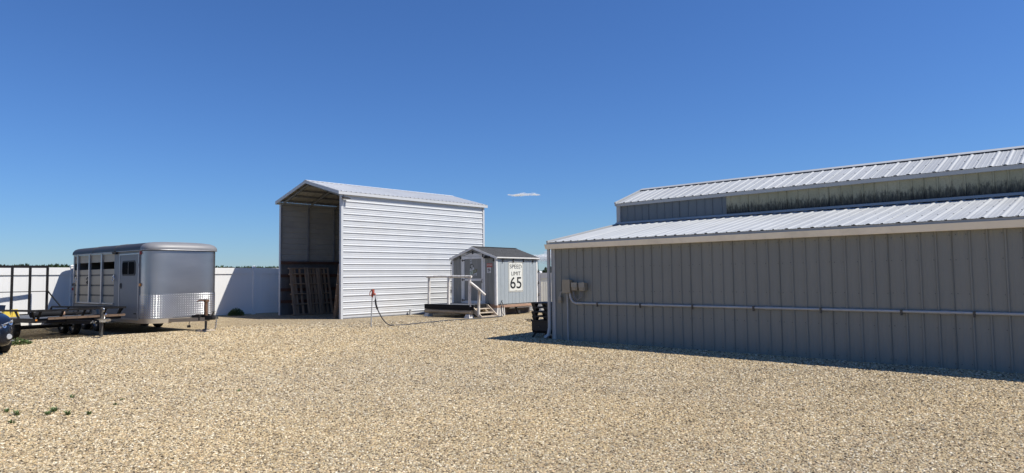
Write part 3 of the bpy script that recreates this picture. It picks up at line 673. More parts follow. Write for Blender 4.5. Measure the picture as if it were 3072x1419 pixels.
    MB().box(Ln-.05, Ln+.03, .0, .10, -.02, .352).build('support_post', 'white_paint', T)
    for u, v in ((Ln-.3, Wd-.3), (.1, Wd-.3), (1.5, 1.2)): MB().box(u-.15, u+.15, v-.15, v+.15, -.03, .352).build('support_block', 'concrete', T)
    return T
shed()
def on_shed(name, label, cat, u, v, z, group=None): 
    c, s_ = math.cos(SR), math.sin(SR)
    return thing(name, label, cat, (20.177+u*c-v*s_, 19.752+u*s_+v*c, z), SR, group)
# speed limit sign on the side wall (local: X right, -Y out of the wall)
G = on_shed('speed_sign', 'large worn white speed limit 65 sign on shed side wall', 'sign', 1.345, -.016, 1.66)
MB().prism([(x, 0, z) for x, z in ((-.50, -.66), (.50, -.66), (.53, -.63), (.53, .63), (.50, .66), (-.50, .66), (-.53, .63), (-.53, -.63))], (0, -.008, 0)).build('sign_panel', 'sign_white', G)
bd = MB()
for x0, x1, z0, z1 in ((-.505, .505, -.635, -.615), (-.505, .505, .615, .635), (-.505, -.487, -.615, .615), (.487, .505, -.615, .615)): bd.box(x0, x1, -.0105, -.0085, z0, z1)
bd.build('sign_border', 'ink_worn', G)
text(G, 'lettering', 'SPEED', .245, (-.005, -.0085, .44), (1, 0, 0), (0, 0, 1), 'ink', width=.86)
text(G, 'lettering', 'LIMIT', .245, (0, -.0085, .135), (1, 0, 0), (0, 0, 1), 'ink', width=.66)
text(G, 'digits', '65', .71, (0, -.0085, -.29), (1, 0, 0), (0, 0, 1), 'ink', width=.81, bold=.004)
MB().prism([(x, -.0128, z) for x, z in ((.30, .345), (.345, .335), (.36, .40), (.335, .45), (.345, .50), (.30, .49))], (0, -.0004, 0)).build('scuff', 'sign_white', G)
for x, z in ((0, .60), (0, -.60)): MB().disc_stack((x, -.009, z), (0, -1, 0), [(0, .016), (.006, .014), (.007, 0)], 8).build('bolt', 'grey_steel', G)
# small signs and plates on the front (local -X out; right along -Y)
G = on_shed('small_sign', 'faded red sign with worn print above the restroom sign', 'sign', -.016, .345, 2.16)
MB().box(-.006, 0, -.155, .155, -.085, .085).build('sign_panel', 'sign_red', G)
text(G, 'lettering', 'GET', .085, (-.0065, .075, .010), (0, -1, 0), (0, 0, 1), 'print_pink', bold=.003)
text(G, 'lettering', 'BIRD', .085, (-.0065, -.072, .010), (0, -1, 0), (0, 0, 1), 'print_pink', bold=.003, sx=.8)
G = on_shed('restroom_sign', 'white restroom sign with two black figures beside shed door', 'sign', -.016, .375, 1.955)
MB().box(-.006, 0, -.105, .105, -.115, .115).build('sign_panel', 'print_white', G)
for k, yy in enumerate((.042, -.042)):
    f = MB().disc_stack((-.009, yy, .083), (1, 0, 0), [(-.001, 0), (-.001, .016), (.002, .016)], 14)
    if k == 0: f.prism([(-.010, yy+a, z) for a, z in ((.026, .062), (-.026, .062), (-.026, 0.), (-.016, 0.), (-.016, -.095), (.016, -.095), (.016, 0.), (.026, 0.))], (.003, 0, 0))
    else: f.prism([(-.010, yy+a, z) for a, z in ((.016, .062), (-.016, .062), (-.034, -.03), (-.014, -.03), (-.012, -.095), (.012, -.095), (.014, -.03), (.034, -.03))], (.003, 0, 0))
    f.build('figure', 'ink', G)
G = on_shed('plate_collage', 'collage of cut number plates shaped like a boot on door', 'wall decor', -.030, 1.30, 2.08)
def plate(poly, m, txt=None, at_=None, sz=.1, tm='ink', rot=0.):
    o = MB().prism([(0, -x, z) for x, z in poly], (-.004, 0, 0)).build('number_plate', m, G)
    if txt: text(G, 'plate_lettering', txt, sz, (-.0045, -at_[0], at_[1]), (0, -math.cos(rot), math.sin(rot)), (0, math.sin(rot), math.cos(rot)), tm, bold=.002, sx=.8)
plate([(-.13, .29), (-.06, .30), (-.055, .38), (-.09, .41), (-.13, .38)], 'plate_pale', '8', (-.093, .345), .09)
plate([(-.135, .17), (-.05, .19), (-.06, .27), (-.12, .25)], 'plate_pale', 'J', (-.09, .22), .09)
plate([(-.15, -.03), (.05, .03), (.055, .09), (-.0, .15), (-.14, .12)], 'plate_dark', 'SEI', (-.04, .055), .13, 'print_white', .2)
plate([(-.165, -.16), (.09, -.08), (.05, .015), (-.145, -.045)], 'plate_pale', 'NK', (-.04, -.06), .10, 'ink_worn', .25)
plate([(-.15, -.34), (.03, -.27), (.03, -.12), (-.16, -.19)], 'plate_sage', '5', (-.06, -.23), .12, 'ink_worn', .25)
plate([(.035, -.265), (.24, -.19), (.27, -.06), (.035, -.125)], 'plate_olive', 'IUO', (.14, -.165), .10, 'plate_sage', .2)
plate([(-.01, -.37), (.23, -.36), (.25, -.22), (.08, -.27)], 'plate_pale', 'ACQ', (.13, -.325), .09, 'ink_worn', .1)
G = on_shed('shed_lamp', 'black flood light under the front gable right of door', 'lamp', -.02, .43, 2.52)
MB().box(-.05, 0, -.05, .05, -.04, .04).build('base', 'plastic_black', G)
for s_ in (-1, 1): MB().prism([(-.05, s_*.10-.045, -.03), (-.05, s_*.10+.045, -.03), (-.05, s_*.10+.045, .05), (-.05, s_*.10-.045, .05)], (-.08, 0, -.03)).build('lamp_head', 'plastic_black', G)
# string lights round the eaves
G = on_shed('string_lights', 'black string lights with hanging bulbs looped along shed eaves', 'string lights', 0, 0, 0)
ca = MB(); bulbs = []
def swag(P0, P1, sag, n=8): return [Vector(P0).lerp(Vector(P1), t/n)-Vector((0, 0, sag*4*(t/n)*(1-t/n))) for t in range(n+1)]
knots = [(-.05, 2.55, 2.40), (-.06, 1.98, 2.60), (-.06, 1.27, 2.80), (-.06, .70, 2.66), (-.06, .10, 2.46), (.42, -.05, 2.44), (1.15, -.05, 2.44), (1.90, -.05, 2.44), (2.62, -.05, 2.44), (3.0, -.05, 2.42)]
for a, c in zip(knots, knots[1:]): ca.tube(swag(a, c, .05), .008, 5)
ca.tube([(3.0, -.05, 2.42), (3.02, -.055, 2.0), (3.0, -.05, 1.5), (3.02, -.05, 1.0), (3.0, -.05, .55)], .009, 5); ca.tube([(-.05, 2.55, 2.40), (-.05, 2.58, 1.9), (-.05, 2.55, 1.3), (-.05, 2.57, .6)], .009, 5)
ca.build('cable', 'plastic_black', G)
for p in knots[1:-1]+[(3.02, -.06, 2.0), (3.01, -.06, 1.45), (3.02, -.06, .9), (-.06, 2.57, 1.75), (-.06, 2.56, 1.15), (-.06, 2.55, 2.38)]:
    MB().disc_stack(p, (0, 0, -1), [(0, .012), (.05, .022), (.065, .022), (.09, .034), (.12, .03), (.145, 0)], 8).build('bulb', 'plastic_black', G)

# ------------------------------------------------------------------ deck, steps, blocks, hose, things under the shed
def deck():
    T = thing('shed_deck', 'low wooden deck with black skirt and white log railing', 'deck', (18.6, 19.75, 0), .03)
    for i in range(10):
        MB().box(.03+i*.146, .03+i*.146+.138, .28 if i > 1 else .02, 2.73, .505, .535).build('deck_board', 'deck_grey', T)
    MB().box(0, .02, .0, 2.76, .325, .53).build('front_skirt', 'black_fabric', T)
    MB().box(.02, 1.48, .255, .275, .325, .53).box(.02, .26, -.002, .018, .325, .53).build('side_skirt', 'black_fabric', T)
    m = MB(); n_ = 9
    m.tube([(.09, -.02+2.8*i/n_, .235+.006*math.sin(i*2.1)) for i in range(n_+1)], [.085+.01*math.sin(i*1.7) for i in range(n_+1)], 9); m.build('log_beam', 'log_beam', T)
    MB().tube([(1.2, .3, .24), (1.2, 2.7, .24)], .08, 8).build('log_beam', 'log_beam', T)
    for y in (2.52, 1.29, .04):
        MB().tube([(.06, y, .46), (.055, y+.01, .8), (.065, y, 1.2), (.06, y, 1.66)], [.062, .06, .063, .058], 10).build('rail_post', 'log_white', T)
    MB().tube([(.06, 2.66, 1.70), (.06, 1.8, 1.715), (.06, .9, 1.70), (.06, -.07, 1.69)], [.05, .055, .052, .05], 10).build('top_rail', 'log_white', T)
    MB().tube([(.06, -.02, 1.44), (.22, -.27, 1.20), (.36, -.55, .93)], [.055, .055, .05], 10).build('hand_rail', 'log_white', T)
    MB().tube([(.31, -.22, .06), (.31, -.22, .55), (.30, -.26, 1.09)], [.06, .056, .054], 10).build('newel_post', 'log_white', T)
deck()
T = thing('deck_steps', 'short wooden steps with bleached stringers at deck end', 'steps', (18.9, 19.42, 0), .03)
for x in (0, .96):
    MB().prism([(x, .58, .30), (x, .58, .50), (x, .50, .50), (x, -.06, .07), (x, -.04, .0), (x, .10, .0)], (.04, 0, 0)).build('stringer', 'pale_wood', T)
for y0, z in ((.36, .33), (.16, .175), (-.02, .03)): MB().box(.04, .96, y0, y0+.2, z, z+.035).build('tread', 'pale_wood', T)
def pier(loc, label, s=1.0):
    T = thing('pier_block', label, 'concrete block', loc, .05, 'concrete blocks under the deck')
    MB().add([(-.15*s, -.15*s, 0), (.15*s, -.15*s, 0), (.15*s, .15*s, 0), (-.15*s, .15*s, 0), (-.10*s, -.10*s, .15), (.10*s, -.10*s, .15), (.10*s, .10*s, .15), (-.10*s, .10*s, .15)],
             [(0, 3, 2, 1), (4, 5, 6, 7), (0, 1, 5, 4), (1, 2, 6, 5), (2, 3, 7, 6), (3, 0, 4, 7)]).build('block', 'concrete', T)
pier((18.62, 22.36, -.005), 'white pier block under the deck corner nearest the carport wall')
pier((18.68, 19.86, -.005), 'white pier block under deck beside the wooden steps')
T = on_shed('shed_pier', 'tall whitewashed pier under the front corner of the shed', 'pier', .22, .13, 0)
MB().prism([(-.25, -.15, 0), (.25, -.15, 0), (.20, -.15, .353), (-.20, -.15, .353)], (0, .3, 0)).build('pier_body', 'concrete', T)
MB().prism([(.27, -.16, 0), (.33, -.16, 0), (.29, -.16, .35), (.26, -.16, .35)], (0, .05, 0)).build('brace', 'white_paint', T)
H = on_shed('hose_loop', 'dark hose loop hanging on a hook at shed corner', 'hose', .25, -.06, 0)
lp = [(0, -.02, .62), (-.07, -.03, .52), (-.09, -.05, .36), (-.11, -.09, .18), (-.16, -.13, .02)]; lp2 = [(0, -.02, .62), (.07, -.03, .50), (.10, -.05, .34), (.07, -.09, .12), (0, -.11, .03), (-.06, -.09, .12), (-.05, -.05, .3), (0, -.04, .45)]
MB().tube(lp, .016, 6).tube(lp2, .016, 6).build('hose_coil', 'hose', H); MB().tube([(0, .02, .63), (0, -.04, .64), (0, -.05, .68)], .012, 6).build('hook', 'black_steel', H)
J = on_shed('jack_wheel', 'black caster jack lying under the raised shed', 'jack', 1.40, .05, 0)
MB().disc_stack((.0, 0, .36), (0, 1, 0), [(-.03, 0), (-.03, .045), (-.02, .07), (.02, .07), (.03, .045), (.03, 0)], 18).build('caster', 'rubber', J)
MB().beam((0, 0, .36), (.14, 0, .12), .06, .07, (0, 1, 0)).tube([(.14, 0, .14), (.2, 0, .03)], .04, 8).build('jack_arm', 'black_steel', J)
MB().disc_stack((.22, 0, .085), (0, 1, 0), [(-.05, 0), (-.05, .05), (-.03, .085), (.03, .085), (.05, .05), (.05, 0)], 18).build('caster', 'rubber', J)

def hydrant():
    T = thing('yard_hydrant', 'yard hydrant with red head on thin galvanised pipe', 'hydrant', (13.43, 19.19, 0), 0)
    MB().tube([(0, 0, -.05), (0, -.04, .55), (0, -.075, 1.05)], .021, 10).build('pipe', 'conduit', T)
    h = MB().tube([(0, -.075, 1.03), (0, -.078, 1.09)], [.034, .040], 10)
    h.prism([(-.035, -.045, 1.08), (-.035, -.125, 1.10), (-.03, -.15, 1.20), (-.03, -.145, 1.29), (-.03, -.05, 1.29), (-.03, -.085, 1.19)], (.07, 0, 0))
    h.tube([(0, -.09, 1.12), (0, -.17, 1.135), (0, -.235, 1.13), (0, -.25, 1.10)], [.036, .032, .028, .026], 10)
    h.build('head', 'red', T)
    MB().tube([(0, -.07, 1.27), (0, .0, 1.25), (0, .055, 1.20), (0, .075, 1.12), (0, .04, 1.07)], .014, 8).build('lever', 'red', T)
    MB().tube([(0, -.25, 1.10), (0, -.255, 1.0)], .02, 8).build('spout', 'conduit', T)
    MB().tube([(0, -.255, 1.06), (.03, -.32, 1.03), (.03, -.33, .96), (.0, -.28, .93)], .005, 5).build('wire_tie', 'conduit', T)
hydrant()
def hose():
    T = thing('garden_hose', 'dark garden hose running from red hydrant to deck steps', 'hose', (13.43, 19.19, 0))
    key = [(13.43, 18.935, 1.01), (13.43, 18.93, .90), (13.44, 18.89, .72), (13.52, 18.85, .5), (13.70, 18.85, .24), (13.95, 18.9, .07), (14.25, 18.95, .022), (14.9, 18.92, .02), (15.9, 19.10, .02), (17.0, 19.33, .02), (17.8, 19.30, .02), (18.7, 19.20, .02), (19.7, 19.24, .02), (20.2, 19.42, .02)]
    pts = []
    P = [Vector(k) for k in key]
    for i in range(len(P)-1):
        p0, p1, p2, p3 = P[max(i-1, 0)], P[i], P[i+1], P[min(i+2, len(P)-1)]
        for k in range(8):
            t = k/8; pts.append(.5*((2*p1)+(p2-p0)*t+(2*p0-5*p1+4*p2-p3)*t*t+(3*p1-p0-3*p2+p3)*t**3))
    pts.append(P[-1]); pts = [p-Vector((13.43, 19.19, 0)) for p in pts]
    for i, p in enumerate(pts):
        if p.z < .03: p.y += .02*math.sin(i*.55); p.z = max(p.z, .02)
    MB().tube(pts, .019, 8).build('hose_line', 'hose', T)
    MB().tube(pts[6:21], .032, 8).build('hose_grip', 'plastic_black', T)
hose()

# ------------------------------------------------------------------ electrical boxes on the barn wall
def ebox(name, label, y0, y1, z0, z1, dp, m, lid):
    T = thing(name, label, 'electrical box', (13.77, (y0+y1)/2, z0), 0, 'electrical boxes on the grey barn wall')
    h, w_ = z1-z0, abs(y1-y0)
    MB().box(-.03-dp, -.03, -w_/2, w_/2, 0, h).build('box_body', m, T)
    if lid == 'plain': MB().box(-.036-dp, -.0305-dp, -w_/2-.008, w_/2+.008, .01, h+.006).build('box_cover', m, T)
    else:
        MB().box(-.045-dp, -.0305-dp, -w_/2-.004, w_/2+.004, h*.42, h+.012).build('lid', 'box_pale', T)
        MB().box(-.040-dp, -.0305-dp, -w_/2+.03, w_/2-.03, .02, h*.38).build('box_cover', m, T)
ebox('electrical_box', 'largest tan electrical box on the grey barn wall', 10.91, 10.67, 1.24, 1.58, .13, 'box_tan', 'plain')
ebox('electrical_box', 'tan lidded box in the middle of the barn wall row', 10.615, 10.44, 1.31, 1.50, .12, 'box_tan', 'lid')
ebox('electrical_box', 'tan lidded box farthest from the barn corner', 10.375, 10.20, 1.30, 1.50, .12, 'box_tan', 'lid')
ebox('electrical_box', 'smallest tan outlet box low beside the barn corner', 11.105, 11.015, .98, 1.13, .06, 'box_tan', 'lid')
T = thing('conduit_run', 'grey conduit running the whole length of barn wall', 'conduit', (13.77, 10.6, 0))
MB().tube([(-.085, .12, 1.24), (-.085, .10, 1.12), (-.07, .04, 1.01), (-.06, -.06, .975), (-.06, -.2, .975)], .032, 10).build('elbow', 'conduit', T)
MB().tube([(-.06, -.2, .975), (-.06, -6., .976), (-.06, -17.2, .975)], .026, 10).build('pipe', 'conduit', T)
for y in (-.12, -2.2, -5.0, -8.1, -11.2): MB().tube([(-.06, y, .975), (-.06, y-.14, .975)], .033, 10).build('coupling', 'conduit', T)
for k, y in enumerate((-.74, -1.99, -3.35, -4.75, -6.1, -7.5, -8.6, -10.2, -12, -14)):
    MB().box(-.095, -.02, y-.02, y+.02, .945, 1.008).box(-.10, -.06, y-.014, y+.014, .905, .948).build('clamp', 'grey_steel', T)
T = thing('conduit_drop', 'thin vertical grey conduit down barn wall into gravel', 'conduit', (13.77, 10.82, 0))
MB().tube([(-.07, 0, 1.24), (-.065, 0, .6), (-.06, 0, -.03)], .017, 8).build('pipe', 'conduit', T)
T = thing('flexible_conduit', 'looped grey cables hanging under the lidded boxes', 'conduit', (13.77, 10.5, 0))
for r_, y0, y1, zb_ in ((.014, .12, -.14, 1.03), (.014, .09, -.19, 1.06)):
    MB().tube([(-.09, y0, 1.30), (-.10, y0-.02, 1.16), (-.10, y0-.10, zb_+.02), (-.10, (y0+y1)/2, zb_), (-.10, y1+.05, zb_+.06), (-.10, y1, 1.2), (-.09, y1, 1.31)], r_, 7).build('cable', 'cable_grey', T)
MB().tube([(-.07, .57, 1.13), (-.07, .55, 1.24), (-.07, .47, 1.28), (-.07, .40, 1.27)], .012, 7).build('cable', 'conduit', T)

# ------------------------------------------------------------------ fire bin with stacked pallets at the barn corner
T = thing('fire_bin', 'dark iron bin on splayed legs holding black pallets', 'fire bin', (14.10, 11.84, 0), .0)
MB().prism([(x, -.30, z) for x, z in ((-.30, .20), (-.25, .13), (.25, .13), (.30, .20), (.30, .475), (-.30, .475))], (0, .62, 0)).build('bin_body', 'iron_dark', T)
MB().box(-.32, .32, -.32, .34, .455, .48).build('rim', 'iron_dark', T)
for x in (-.22, .22):
    for y, q in ((-.2, -.12), (.22, .10)): MB().beam((x, y, .16), (x*1.25, y+q, 0), .04, .05).build('leg', 'iron_dark', T)
MB().tube([(-.28, .30+.07*math.sin(a), .47+.0*math.cos(a)) if False else (-.30-.05*math.cos(a)*0, .40+.10*math.cos(a), .475+.025*math.sin(a)) for a in [2*math.pi*i/14 for i in range(15)]], .012, 6, False).build('ring_handle', 'iron_dark', T)
MB().disc_stack((-.30, .05, .31), (-1, 0, 0), [(0, .018), (.02, .016), (.022, 0)], 8).build('knob', 'grey_steel', T)
def pallet(z, label, dx, dy, r):
    T = thing('plastic_pallet', label, 'pallet', (14.10+dx, 11.84+dy, z), r, 'black pallets stacked on the fire bin')
    MB().box(-.30, .30, -.31, .31, .085, .12).build('pallet_deck', 'plastic_black', T)
    for x in (-.22, .22):
        for y in (-.24, .24): MB().add([(x-.05, y-.05, 0), (x+.05, y-.05, 0), (x+.05, y+.05, 0), (x-.05, y+.05, 0), (x-.08, y-.07, .085), (x+.08, y-.07, .085), (x+.08, y+.07, .085), (x-.08, y+.07, .085)], [(0, 3, 2, 1), (4, 5, 6, 7), (0, 1, 5, 4), (1, 2, 6, 5), (2, 3, 7, 6), (3, 0, 4, 7)]).build('foot', 'plastic_black', T)
for k, lab in enumerate(('lowest black pallet, resting on the iron bin', 'second black pallet up from the iron bin', 'third black pallet up, just below the topmost one', 'topmost black pallet of the stack by barn corner')):
    pallet(.482+k*.1215, lab, (.0, -.01, .01, -.005)[k], (.0, .015, -.01, .02)[k], (.0, .03, -.02, .04)[k])

# ------------------------------------------------------------------ wooden pallets leaning inside the carport
T = thing('wooden_pallet', 'large wooden pallet leaning on inner wall of the carport', 'pallet', (15.36, 28.02, .005), 0, 'wooden pallets inside the carport', rx=-.20)
for i, x in enumerate((.0, .78, 1.38, 1.96)):
    for dx in ((0, .12) if 0 < i < 3 else (.03,)): MB().box(x+dx, x+dx+.10, -.022, 0, random.uniform(0, .03), 2.24+random.uniform(-.02, .02)).build('front_board', 'pallet_wood', T)
for z in (.01, .50, .98, 1.45, 1.92, 2.19): MB().box(.02, 2.08, 0, .10, z, z+.042).build('stringer', 'pallet_wood', T)
for x in (.14, .30, .56, .92, 1.10, 1.26, 1.62, 1.84): MB().box(x, x+random.choice((.1, .14)), .10, .122, random.uniform(0, .04), 2.22+random.uniform(-.03, .03)).build('back_board', 'pallet_wood', T)
T = thing('wooden_pallet', 'wooden pallet seen edge on beside the open carport corner', 'pallet', (15.34, 24.62, .005), 0, 'wooden pallets inside the carport', rx=.17)
for x in (.0, .42, .84, 1.26, 1.68): MB().box(x, x+.12, 0, .022, 0, 2.3).build('front_board', 'pallet_wood', T)
for z in (.01, .48, .95, 1.42, 1.86, 2.25): MB().box(0, 1.85, -.085, 0, z, z+.04).build('stringer', 'pallet_wood', T)
for x in (.0, .21, .42, .63, .84, 1.05, 1.26, 1.47, 1.68): MB().box(x, x+.12, -.107, -.085, 0, 2.3).build('back_board', 'pallet_wood', T)

# ------------------------------------------------------------------ horse trailer (local: X across, -Y forward from the rear near corner)
def horse_trailer():
    T = thing('horse_trailer', 'silver aluminium horse trailer with rounded tread plate nose', 'trailer', (7.235, 30.018, 0), .0758)
    W, zb, zt, Vn = 2.39, .27, 2.70, 6.06
    P = lambda u, v, z: (u, -v, z)
    N = 40
    nose = []
    for i in range(N+1):
        t = i/N; th = math.pi*t; c = math.cos(th); s_ = math.sin(th)
        u = W/2-W/2*math.copysign(abs(c)**.62, c); v = Vn+.62*abs(s_)**.62; nose.append((u, v))
    def ring(off): # outline from near side rear round the nose to far side rear
        o = [(-off, 0)]+[(u+(off*(-1 if u < W/2 else 1))*abs(2*u/W-1), v+off*(1-abs(2*u/W-1)**3)) for u, v in nose]+[(W+off, 0)]
        return o
    def wall(pts, z0, z1, m=None, smooth=True):
        m = m or MB(); V = [P(u, v, z0) for u, v in pts]+[P(u, v, z1) for u, v in pts]; k = len(pts)
        return m.add(V, [(i, i+1, k+i+1, k+i) for i in range(k-1)], smooth)
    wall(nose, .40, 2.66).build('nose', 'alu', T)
    # stone guard: plate and raised tread lozenges
    ng = [(u+(.006 if u > W/2 else -.006)*abs(2*u/W-1), v+.006) for u, v in nose]
    g1 = wall(ng, .42, 1.24); g1.build('stone_guard', 'tread_plate', T)
    # arc length table
    L = [0]
    for a, c in zip(ng, ng[1:]): L.append(L[-1]+math.hypot(c[0]-a[0], c[1]-a[1]))
    def onarc(s_):
        for i in range(len(L)-1):
            if L[i+1] >= s_:
                f = (s_-L[i])/(L[i+1]-L[i]); a, c = ng[i], ng[i+1]; d = Vector((c[0]-a[0], -(c[1]-a[1]), 0)).normalized()
                p = Vector(P(a[0]+(c[0]-a[0])*f, a[1]+(c[1]-a[1])*f, 0)); nn = Vector((d.y, -d.x, 0)); 
                if nn.y > 0 and abs(d.x) > .3: nn = -nn
                return p, d, nn
        return None
    tr_ = MB(); sp = .078; row = 0; z = .46
    while z < 1.22:
        s_ = .03+(row % 2)*sp/2
        while s_ < L[-1]-.03:
            q = onarc(s_)
            if q:
                p, d, nn = q; cen = Vector((W/2, -Vn, 0)); 
                if nn.dot(p-cen) < 0: nn = -nn
                a = (d*.7+Vector((0, 0, 1 if row % 2 else -1))*.7).normalized()*.036; b_ = nn.cross(a).normalized()*.012; c = p+Vector((0, 0, z))
                tr_.add([c-a, c+b_, c+a, c-b_, c+nn*.008], [(0, 1, 4), (1, 2, 4), (2, 3, 4), (3, 0, 4)])
            s_ += sp
        z += sp*.5; row += 1
    o = tr_.build('tread_pattern', 'tread', T); o['kind'] = 'stuff'
    # near side: dressing room skin, door, stock section
    sk = MB()
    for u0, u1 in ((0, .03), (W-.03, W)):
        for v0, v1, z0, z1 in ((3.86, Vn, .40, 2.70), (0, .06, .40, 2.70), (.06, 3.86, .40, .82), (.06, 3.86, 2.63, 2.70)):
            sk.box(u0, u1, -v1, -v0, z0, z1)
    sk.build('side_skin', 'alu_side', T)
    for s_ in (0, 1):
        uu = lambda a, c: (a, c) if s_ == 0 else (W-c, W-a)
        for z0, z1 in ((.83, 1.13), (1.19, 1.49), (1.55, 1.86), (1.92, 2.10), (2.36, 2.63)):
            a, c = uu(.018, .035)
            for v0, v1 in ((.06, .50), (.50, 1.65), (1.65, 2.80), (2.80, 3.86)): MB().box(a, c, -v1+.01, -v0-.01, z0, z1).build('side_slat', 'alu_slat', T)
        a, c = uu(.036, .06)
        MB().box(a, c, -3.86, -.06, .82, 2.64).build('light_block_lining', 'void', T) if s_ == 1 else None  # far lining, carried to full height to keep light out of the openings
        for z in (1.16, 1.52, 1.89):
            a, c = uu(.03, .036); MB().box(a, c, -3.86, -.06, z-.04, z+.04).build('slat_channel', 'grey_steel', T)
        for v in (.50, 1.65, 2.80):
            a, c = uu(-.045, .02); MB().box(a, c, -v-.05, -v+.05, .86, 2.66).build('side_post', 'alu_bright', T)
        a, c = uu(-.03, .02); MB().box(a, c, -3.86, -.45, .85, .90).build('sill_rail', 'alu_bright', T)
        a, c = uu(-.02, .02); MB().box(a, c, -3.88, -.02, 2.63, 2.685).build('head_rail', 'alu_bright', T)
        a, c = uu(-.02, .02); MB().box(a, c, -.09, .0, .42, 2.69).build('rear_post', 'alu_bright', T)
    # inside: floor, partition, far lining
    MB().box(.04, W-.04, -5.95, -.03, .40, .44).build('floor', 'void', T)
    MB().box(.06, W-.06, -3.92, -3.88, .44, 2.65).build('partition', 'void', T)
    MB().box(.03, W-.03, -.04, -.0, .42, 2.69).build('rear_door', 'alu_side', T)
    # door with window, frame, handle
    D = MB().box(-.022, -.001, -5.90, -4.40, .42, 2.56).build('door', 'alu_side', T)
    fr = MB()
    for v0, v1, z0, z1 in ((4.36, 4.40, .36, 2.60), (5.90, 5.94, .36, 2.60), (4.40, 5.90, 2.56, 2.60), (4.40, 5.90, .36, .42)): fr.box(-.034, -.001, -v1, -v0, z0, z1)
    fr.build('door_frame', 'alu_bright', T)
    def rrect(v0, v1, z0, z1, r, x):
        o = []
        for cv, cz_, a0 in ((v1-r, z1-r, 0), (v0+r, z1-r, 90), (v0+r, z0+r, 180), (v1-r, z0+r, 270)):
            for k in range(5): a = R(a0+k*22.5); o.append((x, -(cv+r*math.cos(a)), cz_+r*math.sin(a)))
        return o
    MB().prism(rrect(4.60, 5.66, 1.85, 2.36, .11, -.022), (-.016, 0, 0)).build('window_frame', 'plastic_black', D)
    MB().prism(rrect(4.65, 5.61, 1.90, 2.31, .08, -.038), (-.003, 0, 0)).build('window_pane', 'glass_dark', D)
    MB().box(-.046, -.0415, -5.15, -5.12, 1.90, 2.31).build('window_bar', 'grey_steel', D)
    MB().box(-.034, -.022, -4.58, -4.46, 1.41, 1.60).tube([(-.034, -4.50, 1.55), (-.055, -4.52, 1.55), (-.055, -4.52, 1.46)], .012, 6).build('handle', 'plastic_black', D)
    for z in (.62, 2.2): MB().tube([(-.04, -5.92, z-.05), (-.04, -5.92, z+.05)], .014, 6).build('hinge', 'alu_bright', D)
    MB().box(-.034, -.022, -5.78, -5.60, .56, .60).build('vent', 'plastic_black', D)
    # roof: crowned shell with rounded edges following the outline, seams
    lay = [(.045, 2.685), (.05, 2.74), (.03, 2.81), (-.03, 2.88), (-.14, 2.93), (-.35, 2.965), (-.7, 2.985)]
    def inset(pts, d, end):
        cx = W/2; o = []
        for u, v in pts:
            fu = (u-cx)/(W/2); o.append((cx+fu*(W/2+d), v*(1 if v < .01 else 1)+(d*min(1, max(0, (v-Vn)/.5)) if v > Vn else 0)))
        o[0] = (o[0][0], end); o[-1] = (o[-1][0], end); return o
    base = [(0, 0)]+nose+[(W, 0)]
    for nm, v0, v1, m_ in (('roof_section', -.04, 1.98, 'roof_grey'), ('roof_section', 1.98, 3.98, 'roof_grey'), ('roof_section', 3.98, Vn, 'roof_grey')):
        s_ = MB(); prof = []
        for d, z in lay: prof.append((-d, z))
        prof = prof+[(W/2, 2.99)]+[(W-a, z) for a, z in prof[::-1]]
        k = len(prof)
        s_.add([P(u, v0+.004, z) for u, z in prof]+[P(u, v1-.004, z) for u, z in prof], [(i, i+1, k+i+1, k+i) for i in range(k-1)], True)
        if v0 < 0: s_.add([P(u, v0, z) for u, z in prof], [tuple(range(k))])
        s_.build(nm, m_, T)
    for v in (1.98, 3.98): MB().tube([P(-d, v, z+.002) for d, z in lay]+[P(W/2, v, 2.994)]+[P(W+d, v, z+.002) for d, z in lay[::-1]], .012, 5).build('roof_seam', 'grey_steel', T)
    cap = MB(); rings = [[P(u, max(v, Vn), z) for u, v in inset([n_ for n_ in nose], d, Vn)] for d, z in lay]
    k = len(rings[0]); V = [p for r_ in rings for p in r_]; V.append(P(W/2, Vn, 2.99)); c0 = len(V)-1
    F = [(j*k+i, j*k+i+1, (j+1)*k+i+1, (j+1)*k+i) for j in range(len(rings)-1) for i in range(k-1)]+[((len(rings)-1)*k+i, (len(rings)-1)*k+i+1, c0) for i in range(k-1)]
    cap.add(V, F, True); cap.build('roof_nose', 'roof_cap', T)
    MB().tube([P(-.052, 0, 2.69)]+[P(*q, 2.69) for q in [(u+(-.052 if u < W/2 else .052)*abs(2*u/W-1), v+.05*(1-abs(2*u/W-1)**3)) for u, v in nose]]+[P(W+.052, 0, 2.69)], .014, 6).build('drip_rail', 'alu_bright', T)
    # base frame rail
    wall([(-.012, .0)]+[(u+(-.012 if u < W/2 else .012)*abs(2*u/W-1), v+.012) for u, v in nose]+[(W+.012, 0)], .27, .42).build('base_rail', 'alu_slat', T)
    MB().box(.02, W-.02, -6.1, -.02, .28, .39).build('underframe', 'black_steel', T)
    # axles and wheels
    for v in (.95, 2.15):
        gzv = -.15
        for u in (.14, W-.14): wheel(T, P(u, v, gzv+.37), (1, 0, 0), .37, .22, .21)
        MB().tube([P(.2, v, .2), P(W-.2, v, .2)], .04, 8).build('axle', 'black_steel', T)
        for u0, u1 in ((-.05, .25), (W-.25, W+.05)):
            m = MB(); k = 12
            arc = [(v+.47*math.cos(math.pi*i/k), .22+.52*math.sin(math.pi*i/k)) for i in range(k+1)]
            for (a, za), (c, zc) in zip(arc, arc[1:]): m.add([P(u0, a, za), P(u1, a, za), P(u1, c, zc), P(u0, c, zc), P(u0, a, za-.02), P(u1, a, za-.02), P(u1, c, zc-.02), P(u0, c, zc-.02)], [(0, 1, 2, 3), (4, 7, 6, 5), (0, 4, 5, 1), (2, 6, 7, 3)])
            m.build('fender', 'alu_slat', T)
